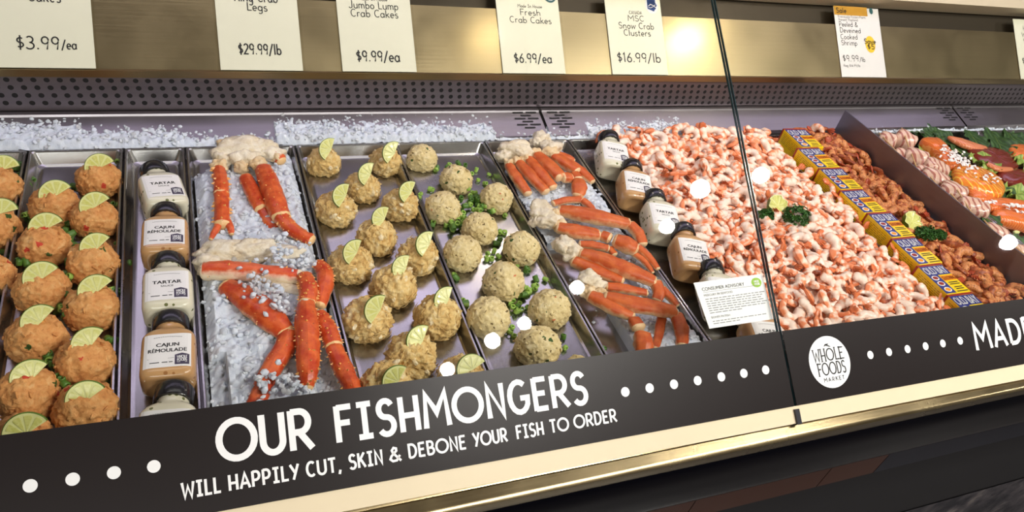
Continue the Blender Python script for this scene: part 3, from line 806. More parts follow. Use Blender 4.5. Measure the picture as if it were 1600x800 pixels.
price_tag('price tag for jumbo lump crab cakes reading $9.99/ea', .2705, .4160, .178, [('Made In House', 561, 605, 2, 6, T_), ('Jumbo Lump', 545, 622, 15, 12, B_), ('Crab Cakes', 548, 622, 28, 12, B_)], [('$9.99/ea', 557, 625, 97, 17, .12)])
def seal(px, py, r, m):
    def f(t, F):
        x, s = panel_px(px, py); mb = MB(); disc(mb, x, s, r, r, F); mb.build('round_seal', M[m], t, smooth=False)
        F2 = lambda a, b: F(a, b) + Vector((0, -0.0004, 0.0004))
        mb = MB(); ribbon(mb, [(x + p[0] * r * .7, s + p[1] * r * .7) for p in arc(0, 0, 1, 1, 0, 360, 24)], r * .08, F2)
        ribbon(mb, [(x + p[0] * r, s + p[1] * r) for p in ((-.6, -.25), (-.3, 0), (.1, -.1), (.5, -.3))], r * .12, F2)
        mb.build('seal_ring', M['white'], t, smooth=False)
    return f
price_tag('price tag for fresh crab cakes reading $6.99/ea', .6005, .7450, .178, [('Made In House', 808, 846, 13, 5, T_), ('Fresh', 812, 844, 25, 10, B_), ('Crab Cakes', 796, 861, 37, 10, B_)], [('$6.99/ea', 803, 862, 99, 15, .12)], seal(858, -6, .0155, 'teal'))
def blue_emblem(t, F):
    x, s = panel_px(1017, 9); mb = MB(); disc(mb, x, s, .0175, .0195, F); mb.build('white_sticker', M['white'], t, smooth=False)
    F2 = lambda a, b: F(a, b) + Vector((0, -0.0004, 0.0004)); F3 = lambda a, b: F(a, b) + Vector((0, -0.0008, 0.0008))
    mb = MB(); disc(mb, x, s, .0135, .0155, F2, n=5); rectf(mb, x - .012, s - .009, x + .010, s + .013, F2); mb.build('blue_emblem', M['blue'], t, smooth=False)
    mb = MB(); ribbon(mb, [(x - .010, s - .003), (x - .004, s + .0015), (x + .004, s - .001), (x + .010, s - .006)], .0016, F3)
    ribbon(mb, [(x - .010, s - .006), (x - .004, s - .0065), (x + .004, s - .003), (x + .009, s + .001)], .0012, F3)
    mb.build('fish_outline', M['white'], t, smooth=False)
price_tag('price tag for snow crab clusters with blue sticker, $16.99/lb', .8605, 1.0055, .178, [('CANADA', 982, 1002, 23, 5, T_), ('MSC', 980, 1006, 34, 9, B_), ('Snow Crab', 966, 1021, 46, 10, B_), ('Clusters', 974, 1016, 57, 10, B_)], [('$16.99/lb', 964, 1032, 98, 15, .11)], blue_emblem)
def sale(t, F):
    xl, s0 = panel_px(1302, 23.5); xr, s1 = panel_px(1354, 24.5); _, st = panel_px(1302, 9.5)
    mb = MB(); rectf(mb, xl + .001, s0, xr, st, F); mb.build('sale_band', M['gold'], t, smooth=False)
    x, s = panel_px(1359.5, 18); mb = MB(); disc(mb, x, s, .0062, .0085, F); mb.build('round_seal', M['teal'], t, smooth=False)
    x, s = panel_px(1358.5, 70); mb = MB(); disc(mb, x, s, .0172, .0222, F); mb.build('yellow_sticker', M['yellow_dot'], t, smooth=False)
    F2 = lambda a, b: F(a, b) + Vector((0, -0.0006, 0.0006))
    for s_, pl, pr, ba, h in (('Save', 1349, 1367, 69, 8), ('$5', 1354, 1365, 77.5, 8), ('Sale', 1305, 1321, 20.5, 8)):
        a, q = panel_px(pl, ba); b, _ = panel_px(pr, ba); _, tq = panel_px(pl, ba - h)
        mb = MB(); stroke_text(mb, s_, a, b, q, tq - q, .13, F2)
        mb.build('sticker_lettering', M['ink'], t, smooth=False)
price_tag('white sale price tag with yellow sticker for cooked shrimp', 1.5279, 1.6816, .184, [('Previously Frozen-Farm', 1308, 1351, 29, 4, .09), ('Raised-Thailand', 1309, 1339, 33.5, 4, .09), ('Peeled &', 1310, 1339, 42.5, 8, B_), ('Deveined', 1311.5, 1344, 52, 8, B_), ('Cooked', 1312.5, 1339, 62, 8, B_), ('Shrimp', 1313.5, 1338.5, 71.5, 8, B_)],
          [('$9.99', 1316, 1341, 96.5, 10, .10), ('/lb', 1342, 1351, 97, 7, .11), ('Reg $14.99/lb', 1317, 1343, 105, 4, .1)], sale, 'label')
price_tag('cream price tag cut by the edge of view, last along the rail', 2.208, 2.36, .178, [('H', 1597, 1601, 48, 7, B_), ('W', 1595, 1602, 58, 7, B_), ('S', 1598, 1601, 68, 7, B_)], [('$12.99', 1596, 1622, 100, 9, .1)])

# ------------------------------------------------------------------ crushed ice
def chips(mb, pts, smin, smax):
    vs0, fs0 = ico(1)
    for p in pts:
        s = random.uniform(smin, smax) * .82
        R = Matrix.Rotation(random.uniform(0, 6.3), 3, Vector((random.uniform(-1, 1), random.uniform(-1, 1), random.uniform(-1, 1))).normalized())
        q = Vector((random.uniform(.7, 1.3), random.uniform(.7, 1.2), random.uniform(.45, .9))) * s
        mb.add([Vector(p) + R @ Vector((v.x * q.x * random.uniform(.8, 1.2), v.y * q.y * random.uniform(.8, 1.2), v.z * q.z * random.uniform(.8, 1.2))) for v in vs0], fs0, 1 if random.random() < .10 else 0)

def heap(name, x0, x1, y0, y1, hf, n, smin, smax, label, step=0.012, mat='ice', clumps=(), pf=None):
    step = 0.0026
    mb = MB(); nx_ = int((x1 - x0) / step) + 1; ny_ = int((y1 - y0) / step) + 1; idx = {}
    vs = []
    for j in range(ny_ + 1):
        for i in range(nx_ + 1):
            x = x0 + (x1 - x0) * i / nx_; y = y0 + (y1 - y0) * j / ny_
            q = Vector((x, y, .3)) * 125 + Vector((noise.noise(Vector((x * 60, y * 60, 0))), noise.noise(Vector((x * 60, y * 60, 9))), 0)) * .8
            d, pp = noise.voronoi(q); c = noise.cell_vector(pp[0] * 3.1)
            tilt = (q - pp[0]).dot(c - Vector((.5, .5, .5)))
            vs.append((x, y, hf(x, y) + .0035 * min(.55, d[1] - d[0]) + .0052 * tilt + .0036 * (c.z - .5)))
    fs = [(j * (nx_ + 1) + i, j * (nx_ + 1) + i + 1, (j + 1) * (nx_ + 1) + i + 1, (j + 1) * (nx_ + 1) + i) for j in range(ny_) for i in range(nx_)
          if min(hf(x0 + (x1 - x0) * (i + .5) / nx_, y0 + (y1 - y0) * (j + .5) / ny_), 9) > -5]
    mb.add(vs, fs)
    pts = []; tries = 0
    while len(pts) < n and tries < n * 6:
        tries += 1
        x = random.uniform(x0, x1); y = random.uniform(y0, y1); h = hf(x, y)
        if h > -5 and (pf is None or pf(x, y, h)): pts.append((x, y, h + random.uniform(-.001, .004)))
    chips(mb, pts, smin, smax)
    for (px, py, h, r, n_) in clumps:
        c = bed(px, py, h); cp = [c + Vector((random.gauss(0, r), random.gauss(0, r), random.gauss(0, r * .4))) for _ in range(n_)]
        chips(mb, cp, .0030, .0072)
    o = mb.build(name, [M[mat], M['ice_chip']], None, smooth=True, sharp=48)
    return tag(o, label, 'ice', None, 'stuff')

def back_h(x, y):
    e = 0.5 + 0.5 * noise.noise(Vector((x * 5.5, 0, 1.3))) + 0.25 * noise.noise(Vector((x * 19, 0, 4)))
    if x < -0.18: e = 0.85
    elif x < -0.02: e = 0.62
    elif x < 0.14: e = 0.35 + 0.1 * e
    elif x < 0.58: e = 0.82 + 0.2 * e
    elif x < 0.70: e = 0.25
    elif x < 0.80: e = 0.30 + 0.2 * e
    elif x < 1.06: e = 0.75 + 0.25 * e
    elif x < 1.14: e = 0.35
    elif x < 1.60: e = -1.2
    elif x < 1.95: e = 0.25 + 0.55 * e
    else: e = 0.15 + 0.35 * e
    t = (y - 1.229) / 0.075
    if e < 0: return RZ - .03
    return RZ - 0.006 + 0.0185 * t + 0.015 * (e + .12 - t) * min(1, .2 + t * 6)
heap('crushed_ice', -0.55, 2.5, 1.2285, 1.304, back_h, 1300, .0022, .0062, 'bank of crushed ice along the back ledge behind the pans', 0.010, pf=lambda x, y, h: h > RZ + .0185 * (y - 1.229) / .075 - .0055)

def king_h(x, y):
    e = 0.010 * noise.noise(Vector((x * 14, y * 14, 7))) + 0.006 * noise.noise(Vector((x * 40, y * 40, 2)))
    h = 0.020 + e + 0.012 * math.sin(max(0, min(1, (y - .55) / .66)) * PI)
    edge = min(x + 0.010, 0.166 - x)
    if y > 1.13 and x < 0.055: h -= (y - 1.13) * 0.5
    if x > 0.125 and y < 0.80: h -= 0.012
    if x < 0.015 and y < 0.72: h -= 0.014
    return FZ + h * min(1, 0.25 + edge / 0.022)
heap('crushed_ice', -0.006, 0.161, 0.54, 1.205, king_h, 600, .0028, .0075, 'crushed ice under the king crab legs', 0.010, clumps=((398, 436, .058, .010, 22), (420, 448, .052, .009, 20), (412, 462, .056, .009, 18), (432, 474, .056, .008, 18), (440, 398, .058, .014, 34), (470, 412, .050, .012, 30), (446, 600, .044, .013, 36), (420, 600, .044, .010, 22), (462, 610, .036, .010, 20), (430, 374, .046, .012, 24), (470, 396, .036, .008, 16)))
def snow_h(x, y):
    h = 0.012 + 0.008 * noise.noise(Vector((x * 16, y * 16, 5)))
    cx = (x - .5515) / .189
    h += 0.012 * math.exp(-((cx - .62) / .4) ** 2 - ((y - 1.03) / .12) ** 2) + 0.016 * math.exp(-((cx - .55) / .35) ** 2 - ((y - .64) / .05) ** 2)
    return FZ + (h if (y > .90 or (cx > .30 and y < .80 - .1 * (1 - cx)) or cx > .72) and y < 1.13 else -.006)
heap('crushed_ice', 0.564, 0.728, 0.54, 1.15, snow_h, 500, .0028, .0070, 'crushed ice under the snow crab clusters', 0.010)

# ------------------------------------------------------------------ crab cakes
def cake_mesh(kind, seed):
    random.seed(seed * 31 + len(kind)); mb = MB(); vs, fs = ico(5); out = []
    sd = Vector((seed * 5.1, seed * 2.3, seed * 9.7)); R = 0.0345
    def surf(v):
        big = noise.fractal(v * 1.3 + sd, 1.0, 2.0, 2); mid = noise.fractal(v * 4.5 + sd, .9, 2.0, 3)
        fine = noise.fractal(v * 14 + sd, .7, 2.0, 3)
        rid = 1 - abs(noise.noise(v * 7 + sd))
        if kind == 'orange': k = 1 + .07 * big + .07 * mid + .045 * fine - .07 * max(0, rid - .86) / .14
        elif kind == 'lump': k = 1 + .10 * big + .16 * mid + .075 * fine - .06 * max(0, rid - .85) / .15
        else: k = 1 + .08 * big + .06 * mid + .060 * fine - .05 * max(0, rid - .88) / .12
        p = v * R * k
        z = p.z * 0.90
        lo = -R * 0.62
        if z < lo:
            z = lo + (z - lo) * 0.06
            f = 1.0 + .03 * noise.noise(v * 9 + sd); p.x *= f; p.y *= f
        elif z < 0:
            f = 1 + 0.12 * (z / lo); p.x *= f; p.y *= f
        return Vector((p.x, p.y, z - lo + R * 0.025))
    mb.add([surf(v) for v in vs], fs)
    ns = {'orange': 26, 'lump': 170, 'fresh': 16}[kind]
    for k in range(ns):
        v = Vector((random.gauss(0, 1), random.gauss(0, 1), random.gauss(0, .8))).normalized()
        if v.z < -.55: v.z = -.3; v.normalize()
        t = v.cross(Vector((random.uniform(-1, 1), random.uniform(-1, 1), random.uniform(-1, 1)))).normalized()
        L = random.uniform(.14, .40) if kind == 'lump' else random.uniform(.08, .16)
        pts = []
        for q in range(5):
            w = (v + t * L * (q / 4 - .5) * 2).normalized(); pts.append(surf(v) + (w - v) * R * .95 + w * random.uniform(-.0004, .0006) + v * .0004)
        r = random.uniform(.0003, .0008) if kind == 'lump' else random.uniform(.001, .002)
        rg, us = tube_rings(pts, [r * .35, r, r * 1.1, r, r * .3], 5, ends=False)
        mb.rings(rg)
    if kind == 'lump':
        for k in range(9):
            v = Vector((random.gauss(0, 1), random.gauss(0, 1), random.gauss(.2, .6))).normalized()
            if v.z < -.35: v.z = .1; v.normalize()
            blob(mb, surf(v) - v * .002, (random.uniform(.004, .009), random.uniform(.003, .005), random.uniform(.003, .005)), 3, .35, 1.8, k + seed, 1, Matrix.Rotation(random.uniform(0, 6), 3, v))
    if kind == 'orange':
        for k in range(14):
            a = random.uniform(0, 6.28); v = Vector((math.cos(a), math.sin(a), -.50)).normalized()
            blob(mb, surf(v) + Vector((0, 0, .001)), (random.uniform(.002, .0045),) * 2 + (.002,), 2, .4, 2, k)
    return mb
M['lump_meat'] = cake_mat('lump_meat', S(232, 208, 160), S(240, 224, 186), S(248, 240, 214), S(200, 160, 104), [], bstr=0.4)
CAKE = {}
for kind, mt in (('orange', 'cake_orange'), ('lump', 'cake_lump'), ('fresh', 'cake_fresh')):
    for sd in range(4):
        mb = cake_mesh(kind, sd + 1); o = mb.build('seafood_cake', [M[mt], M['lump_meat']] if kind == 'lump' else M[mt], None)
        CAKE[kind, sd] = o.data; bpy.data.objects.remove(o)
random.seed(11)
def put_cake(kind, k, px, py, scale, label, group, rz=None):
    o = bpy.data.objects.new('seafood_cake', CAKE[kind, k % 4]); COL.objects.link(o)
    o.location = bed(px, py, 0.026 * scale); o.location.z = FZ + 0.0003
    o.rotation_euler.z = random.uniform(0, 6.28) if rz is None else rz
    scale *= .93
    o.scale = (scale, scale, scale * random.uniform(.94, 1.04))
    return tag(o, label, 'crab cake', group)

# lime slices ------------------------------------------------------
def lime_meshes(span, R=0.0225, T=0.0052):
    n = 26; a0 = -span / 2
    def A(f): return math.radians(a0 + span * f)
    fl = MB()
    r = R * .955; segs = 5 if span > 160 else 4
    top = []; 
    for zz, flip in ((T / 2, False), (-T / 2, True)):
        # pith sheet
        pts = [Vector((0, 0, zz))] + [Vector((r * math.cos(A(k / n)), r * math.sin(A(k / n)), zz)) for k in range(n + 1)]
        fs = [(0, k + 1, k + 2) if not flip else (0, k + 2, k + 1) for k in range(n)]
        fl.add(pts, fs, 0)
    ed = [Vector((0, 0, 0))] + [Vector((r * math.cos(A(k / n)), r * math.sin(A(k / n)), 0)) for k in range(n + 1)] + [Vector((0, 0, 0))]
    fl.add([p + Vector((0, 0, -T / 2)) for p in ed] + [p + Vector((0, 0, T / 2)) for p in ed], [(k, k + 1, k + 1 + len(ed), k + len(ed)) for k in range(len(ed) - 1)], 0)
    for s in range(segs):
        f0, f1 = s / segs, (s + 1) / segs; g = .028
        for zz, up in ((T / 2, 1), (-T / 2, -1)):
            m = 8; loop = []
            mid = A((f0 + f1) / 2); c0 = Vector((R * .10 * math.cos(mid), R * .10 * math.sin(mid), 0))
            loop.append(c0)
            for k in range(m + 1):
                a = A(f0 + g + (f1 - f0 - 2 * g) * k / m); rr = R * (.85 if 0 < k < m else .80)
                loop.append(Vector((rr * math.cos(a), rr * math.sin(a), 0)))
            cen = Vector((R * .55 * math.cos(mid), R * .55 * math.sin(mid), zz + up * .0008))
            lo = [p + Vector((0, 0, zz + up * .0001)) for p in loop]; hi = [p * .97 + cen * .03 for p in [q + Vector((0, 0, zz + up * .0005)) for q in loop]]
            L = len(lo); vs = lo + hi + [cen]
            fs = []
            for k in range(L):
                j = (k + 1) % L
                fs.append((k, j, L + j, L + k) if up > 0 else (j, k, L + k, L + j)); fs.append((L + k, L + j, 2 * L) if up > 0 else (L + j, L + k, 2 * L))
            fl.add(vs, fs, 1)
    rd = MB(); rr = []
    for k in range(n + 1):
        a = A(k / n); d = Vector((math.cos(a), math.sin(a), 0)); z = Vector((0, 0, 1))
        rr.append([d * r + z * T * .5, d * (R * .985) + z * T * .46, d * R + z * T * .2, d * R - z * T * .2, d * (R * .985) - z * T * .46, d * r - z * T * .5])
    rd.rings(rr)
    return fl, rd
LIME = {}
for key, sp in (('half', 172), ('part', 164)):
    fl, rd = lime_meshes(sp)
    t = thing('lime_slice', None, None)
    fl.build('flesh', [M['pith'], M['pulp']], t, smooth=True, sharp=35); rd.build('rind', M['rind'], t)
    LIME[key] = t
used_lime = set()
def put_lime(key, px, py, h, ang, label, group, tilt=48, size=1.0, yaw=0.0):
    t = LIME[key] if key not in used_lime else dup(LIME[key])
    used_lime.add(key)
    q = math.radians(tilt)
    nrm = Vector((math.sin(math.radians(yaw)) * math.sin(q), -math.cos(math.radians(yaw)) * math.sin(q), math.cos(q)))
    e1 = Vector((1, 0, 0)); e1 = (e1 - nrm * e1.dot(nrm)).normalized(); e2 = nrm.cross(e1)
    a = math.radians(ang); d = e1 * math.cos(a) + e2 * math.sin(a)
    y = nrm.cross(d)
    c = bed(px, py, h + .001) - d * 0.0225 * size * .45 + nrm * .0025
    Mx = Matrix((d, y, nrm)).transposed()
    t.location = c; t.rotation_euler = Mx.to_euler(); t.scale = (size,) * 3
    return tag(t, label, 'lime slice', group)

ORD = ['first', 'second', 'third', 'fourth', 'fifth', 'sixth', 'seventh', 'eighth', 'ninth']
# orange cakes: near-left row and right row of their pan (photo point of cake, of its lime, lime angle)
OR_L = [(85, 318, 1.06, 82, 296, 118), (69, 379, 1.05, 68, 347, 112), (65, 448, 1.06, 59, 425, 120), (55, 522, 1.07, 54, 495, 132), (42, 613, 1.06, 40, 582, 130), (30, 686, 1.0, 34, 664, 116)]
OR_R = [(154, 275, 1.04, 152, 253, 112), (147, 337, 1.03, 144, 314, 118), (144, 406, 1.07, 144, 380, 128), (143, 477, 1.04, 144, 446, 122), (133, 560, 1.06, 132, 531, 136), (132, 634, 1.08, 128, 613, 118)]
for nm, row_ in (('next to the yellow cakes', OR_L), ('next to the sauce bottles', OR_R)):
    for i, (cx, cy, sc, lx, ly, an) in enumerate(row_):
        put_cake('orange', i + (1 if row_ is OR_R else 0), cx, cy, sc, 'orange seafood cake, %s from the back in the row %s' % (ORD[i], nm), 'orange seafood cakes')
        put_lime('half', lx, ly, .052, an, 'lime half slice on the %s orange cake of the %s row' % (ORD[i], 'bottle side' if row_ is OR_R else 'yellow cake side'), 'lime slices on the orange cakes', 50, 1.02 + .06 * random.random())
for i, (cx, cy, lx, ly) in enumerate([(-4, 289, 4, 255), (-12, 352, 0, 323), (-22, 426, -30, 395)]):
    put_cake('orange', i + 2, cx, cy, 1.05, 'yellow cake cut by the frame edge, %s from the back in the end pan' % ORD[i], 'yellow cakes in the end pan')
    if i < 2: put_lime('half', lx, ly, .054, 100, 'lime half slice on the frame-edge yellow cake %s from the back' % ORD[i], 'lime slices on the yellow cakes', 50)
LU = [(506, 249, .90, 509, 231, 232, 'back corner beside the king crab'), (602, 249, .90, 608, 236, 222, 'back edge against the pale cakes'), (567, 289, .93, 570, 270, 236, 'second row in the middle'),
      (525, 323, 1.0, 531, 304, 232, 'second row beside the king crab leg'), (626, 317, .96, 634, 298, 215, 'second row beside the pale cakes'), (588, 367, 1.0, 592, 339, 220, 'middle of the third row'),
      (549, 408, 1.02, 548, 391, 222, 'third row beside the king crab'), (653, 396, 1.0, 661, 379, 226, 'third row against the pale cakes'), (616, 443, 1.05, 624, 417, 230, 'centre of the fourth row'),
      (575, 494, 1.06, 583, 480, 222, 'fifth row beside the red crab legs'), (684, 492, 1.06, 690, 466, 222, 'fifth row against the pale cakes'), (643, 554, 1.08, 649, 528, 212, 'sixth row in the middle'),
      (604, 600, 1.08, 612, 589, 196, 'front beside the sign edge under FISHMONGERS'), (722, 585, 1.0, 731, 568, 130, 'front corner against the pale cakes')]
for i, (cx, cy, sc, lx, ly, an, nm) in enumerate(LU):
    put_cake('lump', i, cx, cy, sc, 'golden lump crab cake at the ' + nm, 'golden lump crab cakes')
    put_lime('part' if i < 13 else 'half', lx, ly, .054, 148 + (an - 222) * .4, 'lime slice stuck on the golden cake at the ' + nm, 'lime slices on the lump crab cakes', 46 + random.uniform(-6, 6), .94 + .10 * random.random())
FR = [(660, 244, .90, 'alone in the back corner without scallions'), (714, 277, .95, 'second from the back'), (693, 321, .98, 'left of the scallion heap'), (776, 307, .95, 'right of the scallion heap by the snow crab'),
      (751, 353, .97, 'just in front of the scallion heap'), (723, 392, 1.0, 'with bright herb patch, beside the golden cakes'), (816, 384, 1.0, 'fourth row beside the snow crab'), (787, 436, 1.04, 'fifth row in the middle'),
      (764, 493, 1.04, 'with red pepper chunk'), (860, 478, 1.03, 'sixth row beside the snow crab'), (842, 536, 1.06, 'front row above the word order'), (908, 588, 1.04, 'front corner, only its top showing over the sign')]
for i, (cx, cy, sc, nm) in enumerate(FR):
    put_cake('fresh', i, cx, cy, sc, 'pale herb-flecked crab cake, ' + nm.replace('left of', 'beside').replace('right of', 'behind'), 'pale crab cakes')

# scallions ---------------------------------------------------------
SCM = []
for k, (r, h, mt) in enumerate(((.0052, .006, 'scallion'), (.0042, .009, 'scallion'), (.0047, .005, 'scallion'), (.0050, .012, 'scallion_dark'), (.0045, .008, 'scallion_dark'))):
    mb = MB(); rs = []
    for (rr, z) in ((r * .62, -h / 2), (r * .95, -h / 2), (r, -h * .3), (r, h * .3), (r * .95, h / 2), (r * .62, h / 2), (r * .55, h * .2), (r * .55, -h * .2), (r * .62, -h / 2)):
        rs.append([Vector((rr * math.cos(2 * PI * j / 12), rr * .92 * math.sin(2 * PI * j / 12), z)) for j in range(12)])
    mb.rings(rs, cap0=False, cap1=False); o = mb.build('scallion_slice', M[mt], None); SCM.append(o.data); bpy.data.objects.remove(o)
def scallion(px, py, h, dark, label, group, flat_=None):
    o = bpy.data.objects.new('scallion_slice', random.choice(SCM[3:] if dark else SCM[:3])); COL.objects.link(o)
    o.location = bed(px, py, h)
    o.rotation_euler = (random.choice((0, PI / 2, random.uniform(0, 3))), random.uniform(-.5, .5), random.uniform(0, 6.28))
    if h < .008: o.location.z = FZ + .0052
    return tag(o, label, 'scallion', group)
lab_l, grp_l = 'chopped green scallion slice in the pan of pale crab cakes', 'scallion slices around the pale cakes'
loose = [(683, 262), (681, 266), (744, 266), (675, 297), (671, 296), (657, 304), (655, 309), (764, 273), (747, 282), (758, 287), (673, 333), (677, 348), (676, 352), (697, 352), (686, 331), (789, 337), (808, 311), (781, 363), (788, 364), (780, 377), (776, 381),
         (762, 397), (772, 393), (779, 401), (760, 405), (768, 405), (709, 431), (712, 434), (825, 423), (822, 422), (837, 437), (852, 437), (723, 470), (728, 478), (726, 474), (808, 414), (816, 411), (797, 520), (803, 526), (792, 516), (880, 527), (883, 544), (811, 487), (800, 512), (690, 286), (699, 262), (702, 258), (716, 256), (727, 259), (737, 272),
         (813, 462), (806, 484), (830, 494), (942, 548)]
for p in loose: scallion(p[0], p[1], .004, random.random() < .3, lab_l, grp_l)
for k in range(58):
    t = random.random(); a = random.gauss(0, 1); b = random.gauss(0, 1)
    cx, cy = random.choice(((733, 322), (745, 312), (722, 338), (740, 300), (765, 326), (716, 350), (752, 325), (730, 310)))
    scallion(cx + a * 7, cy + b * 4, .006 + .010 * random.random(), random.random() < .35, lab_l, grp_l)
for k in range(24):
    cx, cy = random.choice(((815, 475), (808, 481), (823, 452), (832, 449), (818, 462), (800, 468)))
    scallion(cx + random.gauss(0, 1) * 5, cy + random.gauss(0, 1) * 4, .005 + .004 * random.random(), random.random() < .25, lab_l, grp_l)
lab_d, grp_d = 'dark green scallion piece among the orange cakes', 'scallion pieces among the orange cakes'
for (cx, cy, n) in ((108, 330, 3), (104, 350, 6), (101, 370, 6), (108, 368, 4), (116, 386, 3), (112, 410, 5), (107, 430, 6), (96, 440, 4), (100, 460, 6), (92, 480, 5), (105, 492, 4), (88, 566, 8), (95, 575, 6), (80, 560, 5), (98, 596, 4), (105, 606, 3), (172, 530, 3), (174, 602, 2), (48, 290, 2), (42, 337, 3), (180, 450, 3), (184, 320, 2), (122, 290, 2), (184, 250, 1), (33, 410, 3), (186, 380, 2)):
    for k in range(n): scallion(cx + random.gauss(0, 1) * 4, cy + random.gauss(0, 1) * 4, (.004 + .018 * random.random()) if n > 2 else .004, random.random() < .8, lab_d, grp_d)
for (cx, cy, n) in ((27, 262, 5), (22, 308, 4), (14, 400, 3), (30, 275, 3)):
    for k in range(n): scallion(cx + random.gauss(0, 1) * 3, cy + random.gauss(0, 1) * 4, .005, True, 'dark green scallion piece behind the frame-edge yellow cakes', 'scallion pieces in the end pan')
scallion(201, 411, .004, True, 'single green scallion slice on bare steel beside the sauce bottles', 'stray scallion by bottles')

# ------------------------------------------------------------------ sauce bottles
def superring(w, d, e, y, n=32, cz=0.0):
    o = []
    for j in range(n):
        a = 2 * PI * j / n; c, s = math.cos(a), math.sin(a)
        o.append(Vector((w / 2 * math.copysign(abs(c) ** e, c), y, cz + d / 2 * math.copysign(abs(s) ** e, s))))
    return o
BW, BD = 0.0655, 0.050
def bottle(kind):
    """lies along +Y, cap at the far end, label facing up"""
    t = thing('sauce_bottle', None, None)
    mb = MB(); rs = []
    for (y, f, e, dd) in ((.0035, .42, .8, 1), (.0012, .55, .7, 1), (0.0, .70, .6, 1), (.001, .84, .52, 1), (.005, .955, .45, 1), (.011, 1, .42, 1), (.062, 1, .42, 1), (.069, .985, .44, 1), (.075, .92, .5, 1), (.080, .80, .62, 1.05), (.0835, .66, .8, 1.15), (.086, .58, 1, 1.31), (.090, .575, 1, 1.31), (.098, .575, 1, 1.31)):
        rs.append(superring(BW * f, BD * min(1, f * dd) if f < .7 else BD * f * (1 if dd == 1 else dd), e, y))
    mb.rings(rs); mb.build('bottle_body', M[kind], t, world=False, sharp=60)
    mb = MB(); rs = []; n = 60
    for (y, r) in ((.0925, .0208), (.0925, .0222), (.094, .0226), (.111, .0224), (.1135, .0214), (.114, .019), (.1138, .0)):
        rs.append([Vector(((r + (.0005 * (j % 2) if .094 <= y <= .111 else 0)) * math.cos(2 * PI * j / n), y, (r + (.0005 * (j % 2) if .094 <= y <= .111 else 0)) * math.sin(2 * PI * j / n))) for j in range(n)])
    mb.rings(rs, cap1=False); mb.build('cap', M['cap'], t, world=False, sharp=40)
    # label hugging the front face
    def LZ(x): return BD / 2 * (1 - min(1, abs(x / (BW / 2))) ** (2 / .42)) ** (.42 / 2) + .0003
    def LF(o): return lambda x, y: Vector((x, y, LZ(x) + o))
    mb = MB(); nx_ = 14; x0, x1, y0, y1 = -.0275, .0275, .0125, .0665
    for i in range(nx_):
        a = x0 + (x1 - x0) * i / nx_; b = x0 + (x1 - x0) * (i + 1) / nx_; f = LF(0)
        mb.add([f(a, y0), f(b, y0), f(b, y1), f(a, y1)], [(0, 1, 2, 3)])
    lb = mb.build('label', M['label'], t, world=False)
    f = LF(.00025); mb = MB()
    if kind == 'tartar':
        type_text(mb, 'TARTAR', -.0185, .0185, .0425, .0062, f, bold=.06); type_text(mb, 'SAUCE', -.0080, .0080, .0365, .0032, f, bold=.02)
    else:
        type_text(mb, 'CAJUN', -.0135, .0135, .0455, .0058, f, bold=.06); type_text(mb, 'R\u00c9MOULADE', -.0225, .0225, .0365, .0058, f, bold=.06)
    for k in range(13):
        x = -.0165 + k * .0026; rectf(mb, x, .0600 + .0012 * math.sin(k / 12 * PI), x + .0019, .0606 + .0012 * math.sin(k / 12 * PI), f)
    rectf(mb, -.023, .0262, .008, .0266, f)
    for a, b in ((-.020, -.009), (-.006, .0005), (.002, .0065)): rectf(mb, a, .0195, b, .0208, f)
    mb.build('lettering', M['ink'], lb, world=False, smooth=False)
    mb = MB()
    for q in range(8):
        xa = .0088 + .0167 * q / 8; xb = .0088 + .0167 * (q + 1) / 8; tp = lambda x: .0335 - abs(x - .01715) * .3
        mb.add([f(xa, .0155), f(xb, .0155), f(xb, tp(xb)), f(xa, tp(xa))], [(0, 1, 2, 3)])
    em_ = mb.build('emblem', M['plum'], lb, world=False, smooth=False)
    f = LF(.0005); mb = MB()
    stroke_text(mb, 'WHOLE', .0112, .0232, .0252, .0042, .17, f); stroke_text(mb, 'FOODS', .0116, .0228, .0203, .0042, .17, f)
    rectf(mb, .0112, .0186, .0232, .0192, f)
    mb.build('emblem_lettering', M['white'], lb, world=False, smooth=False)
    return t
BOT = {k: bottle(k) for k in ('tartar', 'remoulade')}; used_b = set()
def put_bottle(kind, x, y, rz, pitch, label, group, lift=0.0, roll=0.0):
    t = BOT[kind] if kind not in used_b else dup(BOT[kind]); used_b.add(kind)
    t.location = (x, y, FZ + BD / 2 + .0006 + lift)
    t.rotation_euler = Matrix.Rotation(math.radians(rz), 4, 'Z').to_3x3().to_4x4().to_euler()
    m = Matrix.Rotation(math.radians(rz), 3, 'Z') @ Matrix.Rotation(math.radians(pitch), 3, 'X') @ Matrix.Rotation(math.radians(roll), 3, 'Y')
    t.rotation_euler = m.to_euler()
    return tag(t, label, 'sauce bottle', group)
gl_, gr_ = 'row of sauce bottles between the orange cakes and king crab', 'row of sauce bottles along the pink shrimp'
for kind, x, y, rz, rl, nm in (('tartar', -.0475, 1.030, 10, 6, 'tilted white tartar bottle at the back of the narrow pan'), ('remoulade', -.0535, .914, -2, 0, 'tan remoulade bottle right in front of the tilted tartar bottle'),
                          ('tartar', -.0515, .796, -1, 0, 'white tartar bottle between two tan ones in the narrow pan'), ('remoulade', -.0545, .675, -3, 0, 'tan remoulade bottle nearest the sign in the narrow pan'),
                          ('tartar', -.0640, .553, -9, -5, 'front white tartar bottle in the narrow pan, cut by the sign')):
    put_bottle(kind, x, y, rz, 3.0, nm, gl_, .001, rl)
